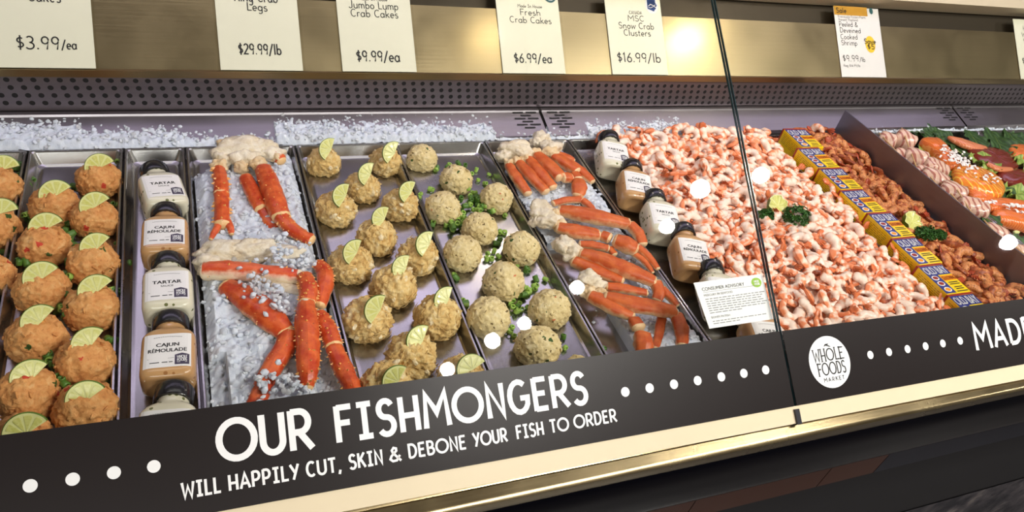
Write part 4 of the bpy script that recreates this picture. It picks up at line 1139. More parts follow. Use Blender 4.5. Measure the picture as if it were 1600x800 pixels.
for k, (kind, x, y, rz, nm) in enumerate((('tartar', .7850, 1.083, -17, 'white tartar bottle at the back beside the snow crab pan rim'), ('remoulade', .7820, .976, -19, 'tan remoulade bottle second from the back along the shrimp'), ('tartar', .7880, .872, -15, 'white tartar bottle third from the back along the shrimp'),
                          ('remoulade', .7915, .768, -16, 'tan remoulade bottle just behind the notice card'), ('tartar', .7930, .663, -14, 'white tartar bottle half hidden by the notice card'), ('remoulade', .8120, .556, -12, 'tan bottle under the notice card, cut by the sign'))):
    put_bottle(kind, x, y, rz, 9.0, nm, gr_, .004, 4)

# ------------------------------------------------------------------ crab legs
def limb(pts, rads, mi=0, mb=None, flat_=.85, spikes=0, bump_=.10, seed=0, n=14, per=5, u0=0.0, u1=1.0, sq=1.0, sp_mb=None, sp_len=.0045):
    mb = mb or MB()
    p, r = smooth_path(pts, rads, per); L = len(p)
    us = [u0 + (u1 - u0) * k / (L - 1) for k in range(L)]
    rg, uo = tube_rings(p, r, n, flat_, bump=bump_, seed=seed, us=us, sq=sq)
    mb.rings(rg, mi, us=uo)
    for k in range(int(spikes * 1.6)):
        i = random.randrange(1, L - 1); t = (p[i + 1] - p[i - 1]).normalized(); s = t.cross(Vector((0, 0, 1))).normalized(); w = s.cross(t)
        a = random.choice((random.uniform(-1.5, 1.5), random.choice((-1.45, 1.45)) + random.uniform(-.2, .2)))
        d = (s * math.sin(a) + w * math.cos(a) * flat_).normalized(); c = p[i] + (s * math.sin(a) + w * math.cos(a) * flat_) * r[i] * .93
        h = random.uniform(.5, 1.1) * sp_len; q = h * .55
        e = d.cross(t).normalized()
        (sp_mb or mb).add([c + t * q, c + e * q, c - t * q, c - e * q, c + d * h + t * h * .35], [(0, 1, 4), (1, 2, 4), (2, 3, 4), (3, 0, 4)], 0 if sp_mb else mi, [(.5, .0)] * 5)
    return mb
def B3(px, py, h): return bed(px, py, h)
def px_m(px, py): return (bed(px + 10, py, .03) - bed(px - 10, py, .03)).length / 20   # metres per photo pixel there

def crab_part(root, name, segs, mt, spikes=0, flat_=.85, seed=0, label=None, sp_len=.0045):
    """one leg: several shell segments; spines are its sub-part"""
    mb = MB(); sp = MB() if spikes else None
    for k, (pts, rads) in enumerate(segs):
        s = px_m(pts[0][0], pts[0][1])
        limb([B3(*q) for q in pts], [r * s for r in rads], 0, mb, flat_, spikes, seed=seed + k, sp_mb=sp, sp_len=sp_len, bump_=.16, sq=.72 if mt == 'snow' else .9)
    o = mb.build(name, M[mt], root)
    if sp: 
        q = sp.build('spines', M['spine'], o, world=False, smooth=False); off = root.location
        q.location = -off
    if label: o['label'] = label
    return o

def shoulder(root, blobs, mt='knuckle', name='shoulder', seed=0):
    mb = MB()
    for k, (px, py, h, wx, wy, wz) in enumerate(blobs):
        s = px_m(px, py); blob(mb, B3(px, py, h), (wx * s, wy * s, wz * s), 4, .42, 1.15, seed + k, octv=5)
    return mb.build(name, M[mt], root)

random.seed(5)
k1 = thing('king_crab_cluster', 'king crab cluster at the back with pale shoulder and hanging claw', 'king crab', B3(380, 300, .02), 'king crab clusters on ice')
shoulder(k1, [(372, 236, .040, 40, 24, 20), (405, 232, .040, 30, 20, 17), (348, 250, .036, 15, 14, 14), (425, 240, .034, 20, 14, 14), (382, 248, .040, 24, 14, 16)], seed=3)
shoulder(k1, [(343, 260, .036, 12, 11, 12), (377, 262, .036, 12, 11, 12), (404, 258, .038, 13, 11, 12), (352, 226, .046, 13, 9, 9), (433, 247, .033, 10, 9, 9)], 'membrane', 'joints', seed=9)
crab_part(k1, 'leg', [([(342, 264, .036), (345, 285, .038), (346, 304, .038)], [9.5, 12, 12]), ([(346, 303, .037), (347, 322, .037), (347, 352, .035)], [12.5, 11.5, 13])], 'king', 14, seed=1, sp_len=.006)
crab_part(k1, 'claw', [([(344, 345, .036), (338, 358, .036), (329, 374, .034)], [7, 6, 3.5]), ([(354, 345, .036), (360, 356, .036), (362, 366, .034)], [6.5, 6, 4])], 'king', 6, seed=2, label='small two-pronged claw tip', sp_len=.002)
crab_part(k1, 'leg', [([(384, 278, .034), (396, 302, .034), (410, 328, .032)], [11, 12.5, 13]), ([(412, 330, .030), (430, 358, .024), (470, 392, .014)], [12, 10, 7])], 'king', 10, seed=4, sp_len=.003)
crab_part(k1, 'leg', [([(411, 264, .042), (420, 285, .044), (431, 318, .044), (440, 340, .042)], [13, 16, 16, 14.5]), ([(439, 340, .042), (458, 360, .040), (487, 376, .036)], [13, 12.5, 10.5])], 'king', 26, seed=6, sp_len=.0035)
crab_part(k1, 'leg', [([(424, 238, .034), (432, 243, .033), (440, 252, .030)], [11, 11, 9])], 'king', 0, seed=8, label='short cut leg stub')
k2 = thing('king_crab_cluster', 'large spiny king crab cluster in front, partly buried in ice near the sign', 'king crab', B3(430, 470, .02), 'king crab clusters on ice')
shoulder(k2, [(352, 392, .040, 44, 22, 18), (395, 390, .042, 44, 22, 18), (326, 412, .036, 22, 18, 18), (432, 398, .036, 36, 18, 14)], seed=21)
crab_part(k2, 'leg', [([(318, 424, .040), (350, 423, .044), (400, 426, .044), (468, 434, .040)], [15, 17, 16, 14])], 'king_pale', 8, .95, 11)
mb = MB(); s = px_m(450, 455); limb([B3(425, 448, .034), B3(448, 451, .034), B3(470, 455, .034)], [9 * s, 10 * s, 9.5 * s], 0, mb, .9); o = mb.build('cut_leg', M['knuckle'], k2); o['label'] = 'white cut end of a leg'
crab_part(k2, 'leg', [([(352, 447, .034), (385, 466, .038), (420, 495, .040), (447, 520, .038)], [15, 24, 24, 15]), ([(450, 520, .038), (444, 545, .038), (425, 575, .034), (402, 625, .028), (394, 650, .024)], [15, 17, 16, 14, 12])], 'king', 14, .7, 13, sp_len=.003)
crab_part(k2, 'leg', [([(495, 412, .040), (507, 425, .040), (508, 445, .040), (500, 478, .036)], [9, 13, 13, 9])], 'king', 16, .9, 15)
crab_part(k2, 'leg', [([(476, 432, .048), (482, 452, .050), (480, 474, .050)], [12, 15, 13]), ([(478, 476, .049), (479, 505, .050), (481, 540, .048), (481, 578, .044), (480, 606, .036)], [14, 18.5, 18, 16, 9])], 'king', 34, .9, 17)
crab_part(k2, 'leg', [([(500, 490, .036), (512, 515, .036), (522, 542, .036)], [10, 15, 14]), ([(522, 544, .035), (535, 575, .036), (548, 602, .034), (556, 622, .030)], [14, 15, 14, 12])], 'king', 24, .9, 19)
mb = MB(); s = px_m(480, 474)
limb([B3(466, 474, .054), B3(478, 470, .058), B3(490, 477, .054)], [3 * s, 4 * s, 3 * s], 0, mb); o = mb.build('joint_band', M['knuckle'], k2)

def snow(label, loc, blobs, parts, seed):
    r = thing('snow_crab_cluster', label, 'snow crab', B3(*loc), 'snow crab clusters on ice')
    shoulder(r, blobs[0], seed=seed)
    if blobs[1]: shoulder(r, blobs[1], 'membrane', 'joints', seed=seed + 5)
    for k, (nm, segs) in enumerate(parts): crab_part(r, nm, segs, 'snow', 0, .72, seed + k)
    return r
snow('snow crab cluster at the back edge with four short cut legs', (815, 265, .01),
     [[(803, 234, .040, 24, 16, 14), (818, 240, .038, 18, 13, 12), (788, 243, .034, 12, 10, 10)], [(794, 255, .034, 7, 7, 7), (806, 252, .036, 7, 7, 7), (820, 249, .036, 8, 8, 8), (836, 240, .036, 9, 9, 9)]],
     [('leg', [([(795, 258, .033), (806, 276, .032), (825, 303, .026)], [6.5, 8.5, 6.5])]), ('leg', [([(811, 254, .036), (828, 274, .036), (853, 300, .030)], [7, 9, 7])]),
      ('leg', [([(826, 248, .038), (842, 268, .038), (864, 293, .032)], [7, 9, 7.5])]), ('leg', [([(839, 242, .042), (858, 260, .042), (876, 277, .040)], [8, 10.5, 9.5]), ([(880, 277, .040), (892, 278, .038)], [9, 8])])], 40)
snow('tan-shouldered snow crab cluster against the back corner with dark tipped claw', (880, 255, .01),
     [[(846, 218, .036, 14, 12, 12), (862, 232, .036, 16, 11, 11), (838, 224, .034, 10, 9, 9)], [(860, 240, .038, 13, 9, 10)]],
     [('leg', [([(866, 244, .036), (884, 256, .036), (901, 268, .034)], [9, 9.5, 8])]), ('claw', [([(898, 272, .036), (903, 280, .036)], [7, 7]), ([(904, 284, .036), (905, 294, .036), (903, 306, .030)], [9, 11.5, 8])]),
      ('leg', [([(872, 244, .030), (888, 248, .030), (896, 252, .028)], [8, 7, 5])]), ('leg', [([(888, 254, .030), (908, 268, .030), (926, 284, .026)], [8, 8, 5])])], 52)
snow('snow crab cluster in the middle with long flat top leg reaching the bottles', (900, 350, .01),
     [[(846, 332, .040, 18, 18, 14), (858, 345, .038, 18, 15, 13), (838, 345, .034, 11, 10, 9)], [(872, 350, .036, 12, 10, 10), (864, 336, .038, 10, 10, 9)]],
     [('leg', [([(874, 328, .040), (905, 334, .044), (945, 342, .044), (982, 350, .040)], [8, 12.5, 12, 9]), ([(984, 351, .040), (997, 365, .036), (1004, 382, .030)], [8, 9, 7])]),
      ('leg', [([(872, 356, .038), (900, 362, .040), (935, 367, .038)], [9, 12, 9])]), ('leg', [([(864, 318, .030), (885, 313, .030), (908, 312, .030)], [5, 6, 6]), ([(910, 313, .030), (921, 322, .028), (932, 337, .026)], [6, 5.5, 4])]),
      ('claw', [([(940, 368, .038), (952, 372, .040)], [8, 9]), ([(962, 376, .042), (978, 382, .042), (992, 390, .038)], [11, 14, 11]), ([(996, 386, .038), (1012, 400, .034), (1028, 420, .028)], [6, 6, 4]), ([(990, 396, .034), (1006, 408, .030), (1020, 426, .024)], [5, 5, 3])])], 64)
snow('snow crab cluster fourth from the back with white shoulder and wide orange legs', (950, 420, .01),
     [[(884, 384, .038, 16, 16, 13), (894, 395, .036, 16, 13, 12), (874, 382, .034, 10, 10, 9)], [(906, 403, .034, 13, 10, 9), (898, 405, .032, 10, 8, 8)]],
     [('leg', [([(908, 396, .042), (945, 408, .046), (985, 424, .046), (1022, 440, .040)], [9, 13, 13, 9]), ([(1024, 442, .038), (1030, 456, .034), (1026, 470, .028)], [9, 9, 7])]),
      ('leg', [([(896, 408, .034), (930, 422, .036), (972, 437, .034)], [9, 12, 9])]), ('leg', [([(906, 382, .032), (930, 384, .034), (950, 388, .034)], [6, 7, 6]), ([(952, 388, .032), (960, 398, .030)], [6, 5])]),
      ('leg', [([(1034, 452, .030), (1048, 466, .028), (1058, 478, .024)], [7, 6, 4])])], 76)
snow('front snow crab cluster with round claw touching the sign edge', (980, 490, .01),
     [[(920, 436, .040, 19, 14, 12), (932, 444, .038, 14, 10, 10)], [(918, 455, .034, 12, 10, 10), (938, 460, .034, 12, 9, 9)]],
     [('leg', [([(946, 464, .042), (985, 474, .046), (1025, 482, .046), (1054, 488, .042)], [9, 12.5, 12.5, 10]), ([(1056, 492, .040), (1064, 512, .036), (1066, 540, .028)], [9, 10.5, 8])]),
      ('leg', [([(922, 462, .036), (955, 478, .038), (988, 494, .034)], [10, 12.5, 9])]), ('claw', [([(990, 500, .036), (998, 512, .038)], [9, 11]), ([(1003, 524, .040), (1006, 538, .042), (1005, 552, .036)], [12, 14, 12])]),
      ('leg', [([(948, 448, .032), (980, 452, .034), (1010, 458, .032)], [8, 8, 6])]), ('leg', [([(1034, 496, .032), (1030, 518, .028), (1024, 545, .022)], [7, 7, 5])])], 88)

# ------------------------------------------------------------------ shrimp
def shrimp_geo(curl, R0, seed, n=8, m=24):
    """curled tube in the local XY plane; body tapers to the tail fan"""
    random.seed(seed); pts = []; rr = []; us = []
    for k in range(m + 1):
        t = k / m
        a = math.radians(curl) * t; R = R0 * (1 - .22 * t)
        pts.append(Vector((R * math.cos(a), R * math.sin(a), .0022 * math.sin(t * 3 + seed))))
        r = .0082 * (1 - .60 * t ** 1.25) * min(1, .62 + t * 5)
        r *= 1 - .085 * (0.5 + 0.5 * math.cos(t * 38.0 + 1.2)) * (t > .06)
        rr.append(r); us.append(t)
    c = sum(pts, Vector()) / len(pts)
    mb = MB(); rg = []
    L = len(pts)
    seq = [(0, .45, -.0028), (0, .8, -.0016)] + [(k, 1, 0) for k in range(L)]
    uo = []
    for k, f, d in seq:
        t = (pts[min(k + 1, L - 1)] - pts[max(k - 1, 0)]).normalized(); out = Vector((t.y, -t.x, 0)).normalized(); w = Vector((0, 0, 1))
        rg.append([pts[k] + t * d + (out * math.cos(2 * PI * j / n) * 1.12 + w * math.sin(2 * PI * j / n) * .92) * rr[k] * f - c for j in range(n)]); uo.append(us[k])
    mb.rings(rg, us=uo)
    # tail fan
    tl = MB(); e = pts[-1]; t = (pts[-1] - pts[-2]).normalized(); s = Vector((-t.y, t.x, 0)); q = t.cross(s)
    for a, ln in ((-.42, .0135), (-.12, .015), (.18, .015), (.46, .013)):
        d = (t * math.cos(a) + s * math.sin(a) * .75 + q * math.sin(a) * .55).normalized(); o = d.cross(q).normalized()
        rgs = []
        for f, wd, th in ((0, .0016, .0018), (.35, .0026, .0016), (.7, .0032, .0011), (.95, .0022, .0006), (1.0, .0006, .0004)):
            p = e - t * .001 + d * ln * f - c
            rgs.append([p + o * wd, p + q * th, p - o * wd, p - q * th])
        tl.rings(rgs)
    return mb, tl
SHG = [(225, .0145, 1), (280, .0135, 2), (255, .0150, 3), (170, .0165, 4), (305, .0140, 5)]
def make_shrimp(nm, bm, tm):
    out = []
    for c, r, s in SHG:
        mb, tl = shrimp_geo(c, r, s)
        b = mb.build(nm, M[bm], None); tl.build('tail', M[tm], b, world=False); out.append(b)
    return out
random.seed(21)
def heap_surface(name, x0, x1, y0, y1, hf, mat, label, step=.006):
    mb = MB(); nx_ = int((x1 - x0) / step); ny_ = int((y1 - y0) / step); vs = []
    for j in range(ny_ + 1):
        for i in range(nx_ + 1):
            x = x0 + (x1 - x0) * i / nx_; y = y0 + (y1 - y0) * j / ny_
            vs.append((x, y, hf(x, y) - .006 + .005 * noise.noise(Vector((x * 110, y * 110, 0)))))
    mb.add(vs, [(j * (nx_ + 1) + i, j * (nx_ + 1) + i + 1, (j + 1) * (nx_ + 1) + i + 1, (j + 1) * (nx_ + 1) + i) for j in range(ny_) for i in range(nx_)], 0, [(.3, .5)] * len(vs))
    return mb
def scatter(protos, region, n_top, n_under, hf, label, group, stuff_name, stuff_label, mats, dmin):
    """n_top separate shrimps on the heap; the ones beneath them stay one heap"""
    x0, x1, y0, y1, ok = region
    hm = heap_surface(stuff_name, x0, x1, y0, y1, hf, None, None)
    pts = []; tries = 0
    while len(pts) < n_top and tries < n_top * 60:
        tries += 1
        if tries % (n_top * 12) == 0: dmin *= .88
        x = random.uniform(x0, x1); y = random.uniform(y0, y1)
        if not ok(x, y): continue
        if all((x - a) ** 2 + (y - b) ** 2 > dmin ** 2 for a, b in pts): pts.append((x, y))
    def pose(x, y, lift):
        nrm = Vector((random.gauss(0, .42), random.gauss(-.12, .42), 1)).normalized()
        m = nrm.to_track_quat('Z', 'Y').to_matrix() @ Matrix.Rotation(random.uniform(0, 6.283), 3, 'Z')
        if random.random() < .5: m = m @ Matrix.Rotation(PI, 3, 'X')
        return Vector((x, y, hf(x, y) + lift)), m
    # heap filler
    k = 0
    while k < n_under:
        x = random.uniform(x0, x1); y = random.uniform(y0, y1)
        if not ok(x, y): continue
        k += 1; p, m = pose(x, y, random.uniform(-.004, .002)); s = random.uniform(.95, 1.15)
        for src, mi in ((random.choice(protos), 0),):
            for o, mi in ((src, 0), (src.children[0], 1)):
                me = o.data
                uvs = [(0, 0)] * len(me.vertices)
                for lp, ud in zip(me.loops, me.uv_layers[0].data): uvs[lp.vertex_index] = (ud.uv[0], ud.uv[1])
                hm.add([p + m @ (v.co * s) for v in me.vertices], [tuple(f.vertices) for f in me.polygons], mi, uvs)
    o = hm.build(stuff_name, [M[mats[0]], M[mats[1]]], None); tag(o, stuff_label, 'shrimp', None, 'stuff')
    # individuals
    used = set()
    for x, y in pts:
        q = random.randrange(len(protos)); src = protos[q]
        t = dup(src) if q in used else src
        used.add(q)
        p, m = pose(x, y, random.uniform(.004, .011)); t.location = p; t.rotation_euler = m.to_euler(); t.scale = (random.uniform(1.05, 1.36),) * 3
        tag(t, label, 'shrimp', group)
    return pts
def pink_h(x, y):
    u = (x - .745) / .53
    return FZ + .022 + .013 * math.sin(max(0, min(1, (x - .80) / .46)) * PI) + .006 * noise.noise(Vector((x * 13, y * 13, 1))) + .006 * (y > 1.12) * (y - 1.12) / .1
def pink_ok(x, y):
    if x > 1.262 or y > 1.215: return False
    lim = .845
    if y > 1.19: lim = .80
    for by in (1.115, 1.01, .905, .80, .70, .59): 
        if abs(y - by) < .018: lim = .835
    return x > lim
pink = make_shrimp('shrimp', 'shrimp', 'shrimp_tail')
scatter(pink, (.815, 1.262, .575, 1.216, pink_ok), 300, 260, pink_h, 'curled pink cooked shrimp with orange tail lying on the big shrimp heap', 'pink shrimp on the heap', 'shrimp_heap', 'pink shrimp packed beneath the top layer of the heap', ('shrimp', 'shrimp_tail'), .0275)
def sp_h(x, y): return FZ + .018 + .010 * math.sin(max(0, min(1, (x - 1.30) / .19)) * PI) + .005 * noise.noise(Vector((x * 15, y * 15, 8)))
def sp_ok(x, y): return 1.356 < x < 1.478 and .60 < y < 1.212 and x < 1.486
spiced = make_shrimp('spiced_shrimp', 'spiced', 'spiced_tail')
scatter(spiced, (1.352, 1.482, .60, 1.212, sp_ok), 105, 90, sp_h, 'brown spice-coated shrimp lying between the yellow cartons and the divider', 'brown spiced shrimp', 'spiced_shrimp_heap', 'brown spiced shrimp packed beneath the top layer', ('spiced', 'spiced_tail'), .0235)
t = dup(pink[0]); t.location = bed(1279, 204, .040); t.rotation_euler = (PI / 2, .3, 1.9); tag(t, 'shrimp with its red tail standing upright at the back of the spiced shrimp', 'shrimp')

# ------------------------------------------------------------------ yellow seasoning cartons
CW, CL, CH = .0645, .0808, .050
def carton():
    t = thing('seasoning_carton', None, None)
    bm = bmesh.new(); bmesh.ops.create_cube(bm, size=1)
    for v in bm.verts: v.co = Vector((v.co.x * CW, v.co.y * CL, (v.co.z + .5) * CH))
    bmesh.ops.bevel(bm, geom=bm.edges[:], offset=.0009, segments=2, affect='EDGES')
    mb = MB(); bm.verts.ensure_lookup_table(); mb.add([v.co.copy() for v in bm.verts], [tuple(v.index for v in f.verts) for f in bm.faces]); bm.free()
    mb.build('carton_body', M['box_yellow'], t, world=False, smooth=False)
    T = lambda u, v: Vector((-CW / 2 + u * CW, CL / 2 - v * CL, CH + .0003))
    T2 = lambda u, v: T(u, v) + Vector((0, 0, .0003)); T3 = lambda u, v: T(u, v) + Vector((0, 0, .0006))
    def rct(mb, u0, v0, u1, v1, f): mb.add([f(u0, v1), f(u1, v1), f(u1, v0), f(u0, v0)], [(0, 1, 2, 3)])
    mb = MB(); rct(mb, .015, .06, .985, .37, T); rct(mb, .015, .0, .44, .1, T); rct(mb, .015, .37, .42, .97, T); mb.build('blue_print', M['box_blue'], t, world=False, smooth=False)
    mb = MB(); rct(mb, .44, .40, .985, .58, T); mb.build('orange_band', M['box_orange'], t, world=False, smooth=False)
    mb = MB(); type_text(mb, 'OLD BAY', .05, .95, 0, 1, lambda x, y: T2(x, .335 - y * .25), bold=.07); 
    ol = mb.build('brand_lettering', M['white'], t, world=False, smooth=False)
    mb = MB()
    for u, v in ((.20, .46), (.20, .65), (.22, .85)): disc(mb, u, v, .135, .078, lambda a, b: T2(a, b))
    mb.f = [tuple(reversed(f)) for f in mb.f]; mb.build('picture_oval', M['white'], t, world=False, smooth=False)
    mb = MB()
    for u, v in ((.20, .46), (.20, .65), (.22, .85)): disc(mb, u, v, .10, .052, lambda a, b: T3(a, b), 0 if v < .8 else 1)
    mb.f = [tuple(reversed(f)) for f in mb.f]; mb.build('seafood_picture', [M['box_red'], M['box_orange']], t, world=False, smooth=False)
    mb = MB(); type_text(mb, 'SEASONING', .46, .97, 0, 1, lambda x, y: T2(x, .555 - y * .12), bold=.04); mb.build('red_lettering', M['box_red'], t, world=False, smooth=False)
    mb = MB(); L = lambda a, b: Vector((-CW / 2 - .0003, CL / 2 - a * CL, b * CH))
    for v, u0, u1 in ((.64, .52, .9), (.70, .5, .92), (.80, .56, .88), (.86, .56, .88), (.94, .5, .95)): rct(mb, u0, v - .014, u1, v + .014, T)
    for b in (.84, .76, .68, .60, .52, .44): 
        x = .14
        while x < .82:
            w = random.uniform(.05, .14); mb.add([L(x, b), L(x + w, b), L(x + w, b + .016), L(x, b + .016)], [(0, 3, 2, 1)]); x += w + .03
    mb.build('small_print', M['ink'], t, world=False, smooth=False)
    mb = MB(); e = .0005
    mb.box((-CW / 2 - e, CL / 2 - .0042, 0.001), (CW / 2 + e, CL / 2 + e, CH + e)); mb.build('red_edge', M['box_red'], t, world=False, smooth=False)
    return t
random.seed(31)
ct = carton()
BLs = [(1225, 202), (1250, 235), (1284, 267), (1317, 301), (1359, 337), (1397, 376), (1435, 417), (1479, 460)]
for k, p in enumerate(BLs):
    t = ct if k == 0 else dup(ct)
    q = bed(p[0], p[1], CH + .003)
    t.location = (q.x + CW / 2 + .0005, 1.1640 - k * .0822, FZ + .0006 + .001)
    t.rotation_euler.z = math.radians((-1.5, 1, -.8, 1.2, -1, .6, .3, -.4)[k])
    tag(t, 'yellow and blue seasoning carton, %s from the back of the row' % ORD[k] if k < 7 else 'yellow and blue seasoning carton at the front of the row, half hidden by the sign', 'carton', 'row of yellow seasoning cartons')

# ------------------------------------------------------------------ parsley and zigzag limes
def parsley(px, py, h, r, label, seed):
    random.seed(seed); c = bed(px, py, h); t = thing('parsley_bunch', label, 'parsley', c - Vector((0, 0, r * .7)), 'curly parsley garnishes')
    mb = MB()
    for k in range(int(50 + r * 4200)):
        d = Vector((random.gauss(0, 1), random.gauss(0, 1), random.gauss(.2, .7))).normalized(); p = c + Vector((d.x * r * random.uniform(.55, 1.1), d.y * r * random.uniform(.5, .95), d.z * r * random.uniform(.35, .8)))
        nn = 9; s = random.uniform(.0035, .0062); a = d.orthogonal().normalized(); b = d.cross(a); vs = [p]
        for j in range(nn * 2):
            an = 2 * PI * j / (nn * 2); rr = s * (1 if j % 2 else .62) * random.uniform(.8, 1.2)
            vs.append(p + a * math.cos(an) * rr + b * math.sin(an) * rr + d * random.uniform(-.0022, .0030))
        mb.add(vs, [(0, 1 + j, 1 + (j + 1) % (nn * 2)) for j in range(nn * 2)])
    mb.build('curly_leaves', M['parsley'], t, smooth=False)
    mb = MB()
    for k in range(4):
        a = random.uniform(0, 6.28); q = c + Vector((math.cos(a) * r * .7, math.sin(a) * r * .7, -r * .5)); mb.rings(tube_rings([c, (c + q) / 2 + Vector((0, 0, .003)), q], [.0012] * 3, 6)[0])
    mb.build('stem', M['scallion'], t)
parsley(1197, 337, .052, .016, 'small curly parsley sprig tucked against the zigzag lime on pink shrimp', 1)
parsley(1245, 338, .054, .029, 'large curly parsley bunch on the pink shrimp heap', 2)
parsley(1446, 365, .048, .023, 'curly parsley bunch among the spiced shrimp beside the cartons', 3)
parsley(1469, 367, .046, .014, 'small pale parsley sprig near the dark divider', 4)
def crown(px, py, h, R, label, tilt=(-.75, 0, .2)):
    t = thing('zigzag_lime', label, 'lime', bed(px, py, h), 'zigzag cut lime halves')
    n = 48; teeth = 8
    def zz(k): return R * .22 * abs(((k / n * teeth) % 1) - .5) * 2
    rd = MB(); rs = []
    for f in (0.05, .35, .62, .84, .97):
        rs.append([Vector((R * f * math.cos(2 * PI * k / n), R * f * math.sin(2 * PI * k / n), -R * .85 * math.sqrt(max(0, 1 - f * f)))) for k in range(n)])
    rs.append([Vector((R * math.cos(2 * PI * k / n), R * math.sin(2 * PI * k / n), zz(k))) for k in range(n)])
    rd.rings(rs, cap1=False); rd.build('rind', M['rind'], t, world=False)
    fl = MB(); rs = []
    for f, q in ((.99, 1), (.9, .95)): rs.append([Vector((R * f * math.cos(2 * PI * k / n), R * f * math.sin(2 * PI * k / n), zz(k) * q + .0002)) for k in range(n)])
    fl.rings(rs, 0, cap0=False, cap1=False); rs = []
    for f in (.9, .55, .2, .03): rs.append([Vector((R * f * math.cos(2 * PI * k / n), R * f * math.sin(2 * PI * k / n), zz(k) * f * .95 + .0002 - .0006 * (k % 6 == 0))) for k in range(n)])
    fl.rings(rs, 1, cap0=False); fl.build('flesh', [M['pith'], M['pulp']], t, world=False)
    t.rotation_euler = (0.55, -.15, .3)
crown(1216, 322, .056, .024, 'zigzag cut lime half on the pink shrimp beside parsley')
crown(1426, 346, .052, .023, 'zigzag cut lime half on the spiced shrimp beside the cartons')

# ------------------------------------------------------------------ leaves, skewers and salmon on the far side
def leaf(name, pts, wid, h0, label, mat, seed, ruffle=.004, group=None, parts=True):
    """a leaf blade along photo points, with a midrib part"""
    random.seed(seed); path, ws = smooth_path([bed(p[0], p[1], h0 + (p[2] if len(p) > 2 else 0)) for p in pts], [w * px_m(*pts[0][:2]) for w in wid], 7)
    t = thing(name, label, 'leaf', path[0], group); mb = MB(); nn = 12; vs = []
    for k, (c, w) in enumerate(zip(path, ws)):
        d = (path[min(k + 1, len(path) - 1)] - path[max(k - 1, 0)]).normalized(); s = d.cross(Vector((0, 0, 1))).normalized()
        for j in range(nn + 1):
            f = j / nn * 2 - 1
            vs.append(c + s * f * w + Vector((0, 0, .25 * w * abs(f) + ruffle * abs(f) * math.sin(k * 1.7 + f * 3 + seed) + ruffle * .8 * noise.noise(Vector((k * .5, f * 2, seed))))))
    L = len(path)
    fs = [(k * (nn + 1) + j, k * (nn + 1) + j + 1, (k + 1) * (nn + 1) + j + 1, (k + 1) * (nn + 1) + j) for k in range(L - 1) for j in range(nn)]
    b = len(vs); vs += [v + Vector((0, 0, -.0007)) for v in vs]
    fs += [tuple(b + i for i in reversed(f)) for f in fs]
    mb.add(vs, fs); mb.build('blade', M[mat], t)
    mb = MB(); mb.rings(tube_rings([p + Vector((0, 0, .0004)) for p in path], [max(.0004, .0014 * (1 - k / L)) for k in range(L)], 6)[0]); mb.build('midrib', M['lettuce'], t)
    return t
gL = 'green leaves under the fish and skewers'
leaf('collard_leaf', [(1492, 238), (1462, 222), (1436, 206), (1418, 206)], [5, 19, 20, 4], .020, 'large dark green leaf at the back beside the first skewer', 'leaf', 1, group=gL)
leaf('collard_leaf', [(1508, 246), (1488, 228), (1466, 212), (1452, 208)], [5, 16, 16, 4], .022, 'dark green leaf behind the coconut covered salmon', 'leaf', 2, group=gL)
leaf('romaine_leaf', [(1438, 228), (1456, 250), (1476, 268), (1484, 276)], [4, 10, 9, 3], .016, 'light green narrow leaf along the salmon pan rim', 'lettuce', 3, group=gL)
leaf('collard_leaf', [(1478, 276), (1490, 292), (1500, 306)], [8, 15, 6], .018, 'green leaf under the middle skewers', 'leaf', 4, group=gL)
leaf('collard_leaf', [(1528, 334), (1544, 344), (1556, 358)], [8, 15, 6], .018, 'green leaf lower down beside a lone meat roll', 'leaf', 5, group=gL)
leaf('collard_leaf', [(1580, 376), (1592, 380), (1606, 388)], [6, 11, 6], .018, 'green leaf near the frame edge by the last skewer', 'leaf', 15, group=gL)
leaf('collard_leaf', [(1406, 230), (1418, 240), (1430, 254)], [6, 11, 4], .014, 'small green leaf under the back skewers', 'leaf', 14, group=gL)
leaf('lettuce_leaf', [(1520, 252), (1536, 254), (1552, 270)], [8, 17, 8], .030, 'pale ruffled lettuce leaf between orange and dark red fillets', 'lettuce', 6, .010, gL)
leaf('lettuce_leaf', [(1566, 296), (1584, 304), (1608, 322)], [8, 20, 12], .024, 'pale ruffled lettuce leaf below the dark red fillets', 'lettuce', 7, .010, gL)
leaf('collard_leaf', [(1560, 286), (1572, 300), (1580, 318)], [5, 11, 5], .024, 'dark leaf tucked beside the pale lettuce below the red fillets', 'leaf', 8, group=gL)
leaf('collard_leaf', [(1532, 232), (1524, 220), (1512, 204)], [7, 15, 4], .030, 'dark green leaf standing at the back behind the dark red fillet', 'leaf', 9, group=gL)
leaf('collard_leaf', [(1566, 240), (1560, 224), (1548, 204)], [8, 20, 8], .030, 'broad dark green leaf at the back near the far divider', 'leaf', 10, .007, gL)
leaf('collard_leaf', [(1596, 236), (1586, 220), (1574, 206)], [8, 18, 6], .028, 'dark green leaf at the far back by the frame edge', 'leaf', 12, .007, gL)
leaf('lettuce_leaf', [(1580, 244), (1596, 254), (1612, 268)], [5, 12, 8], .034, 'light green leaf beside the far orange fillet', 'lettuce', 11, .008, gL)
leaf('collard_leaf', [(1552, 362), (1580, 372), (1604, 378)], [4, 8, 8], .014, 'green leaf under the front salmon fillet', 'leaf', 13, group=gL)

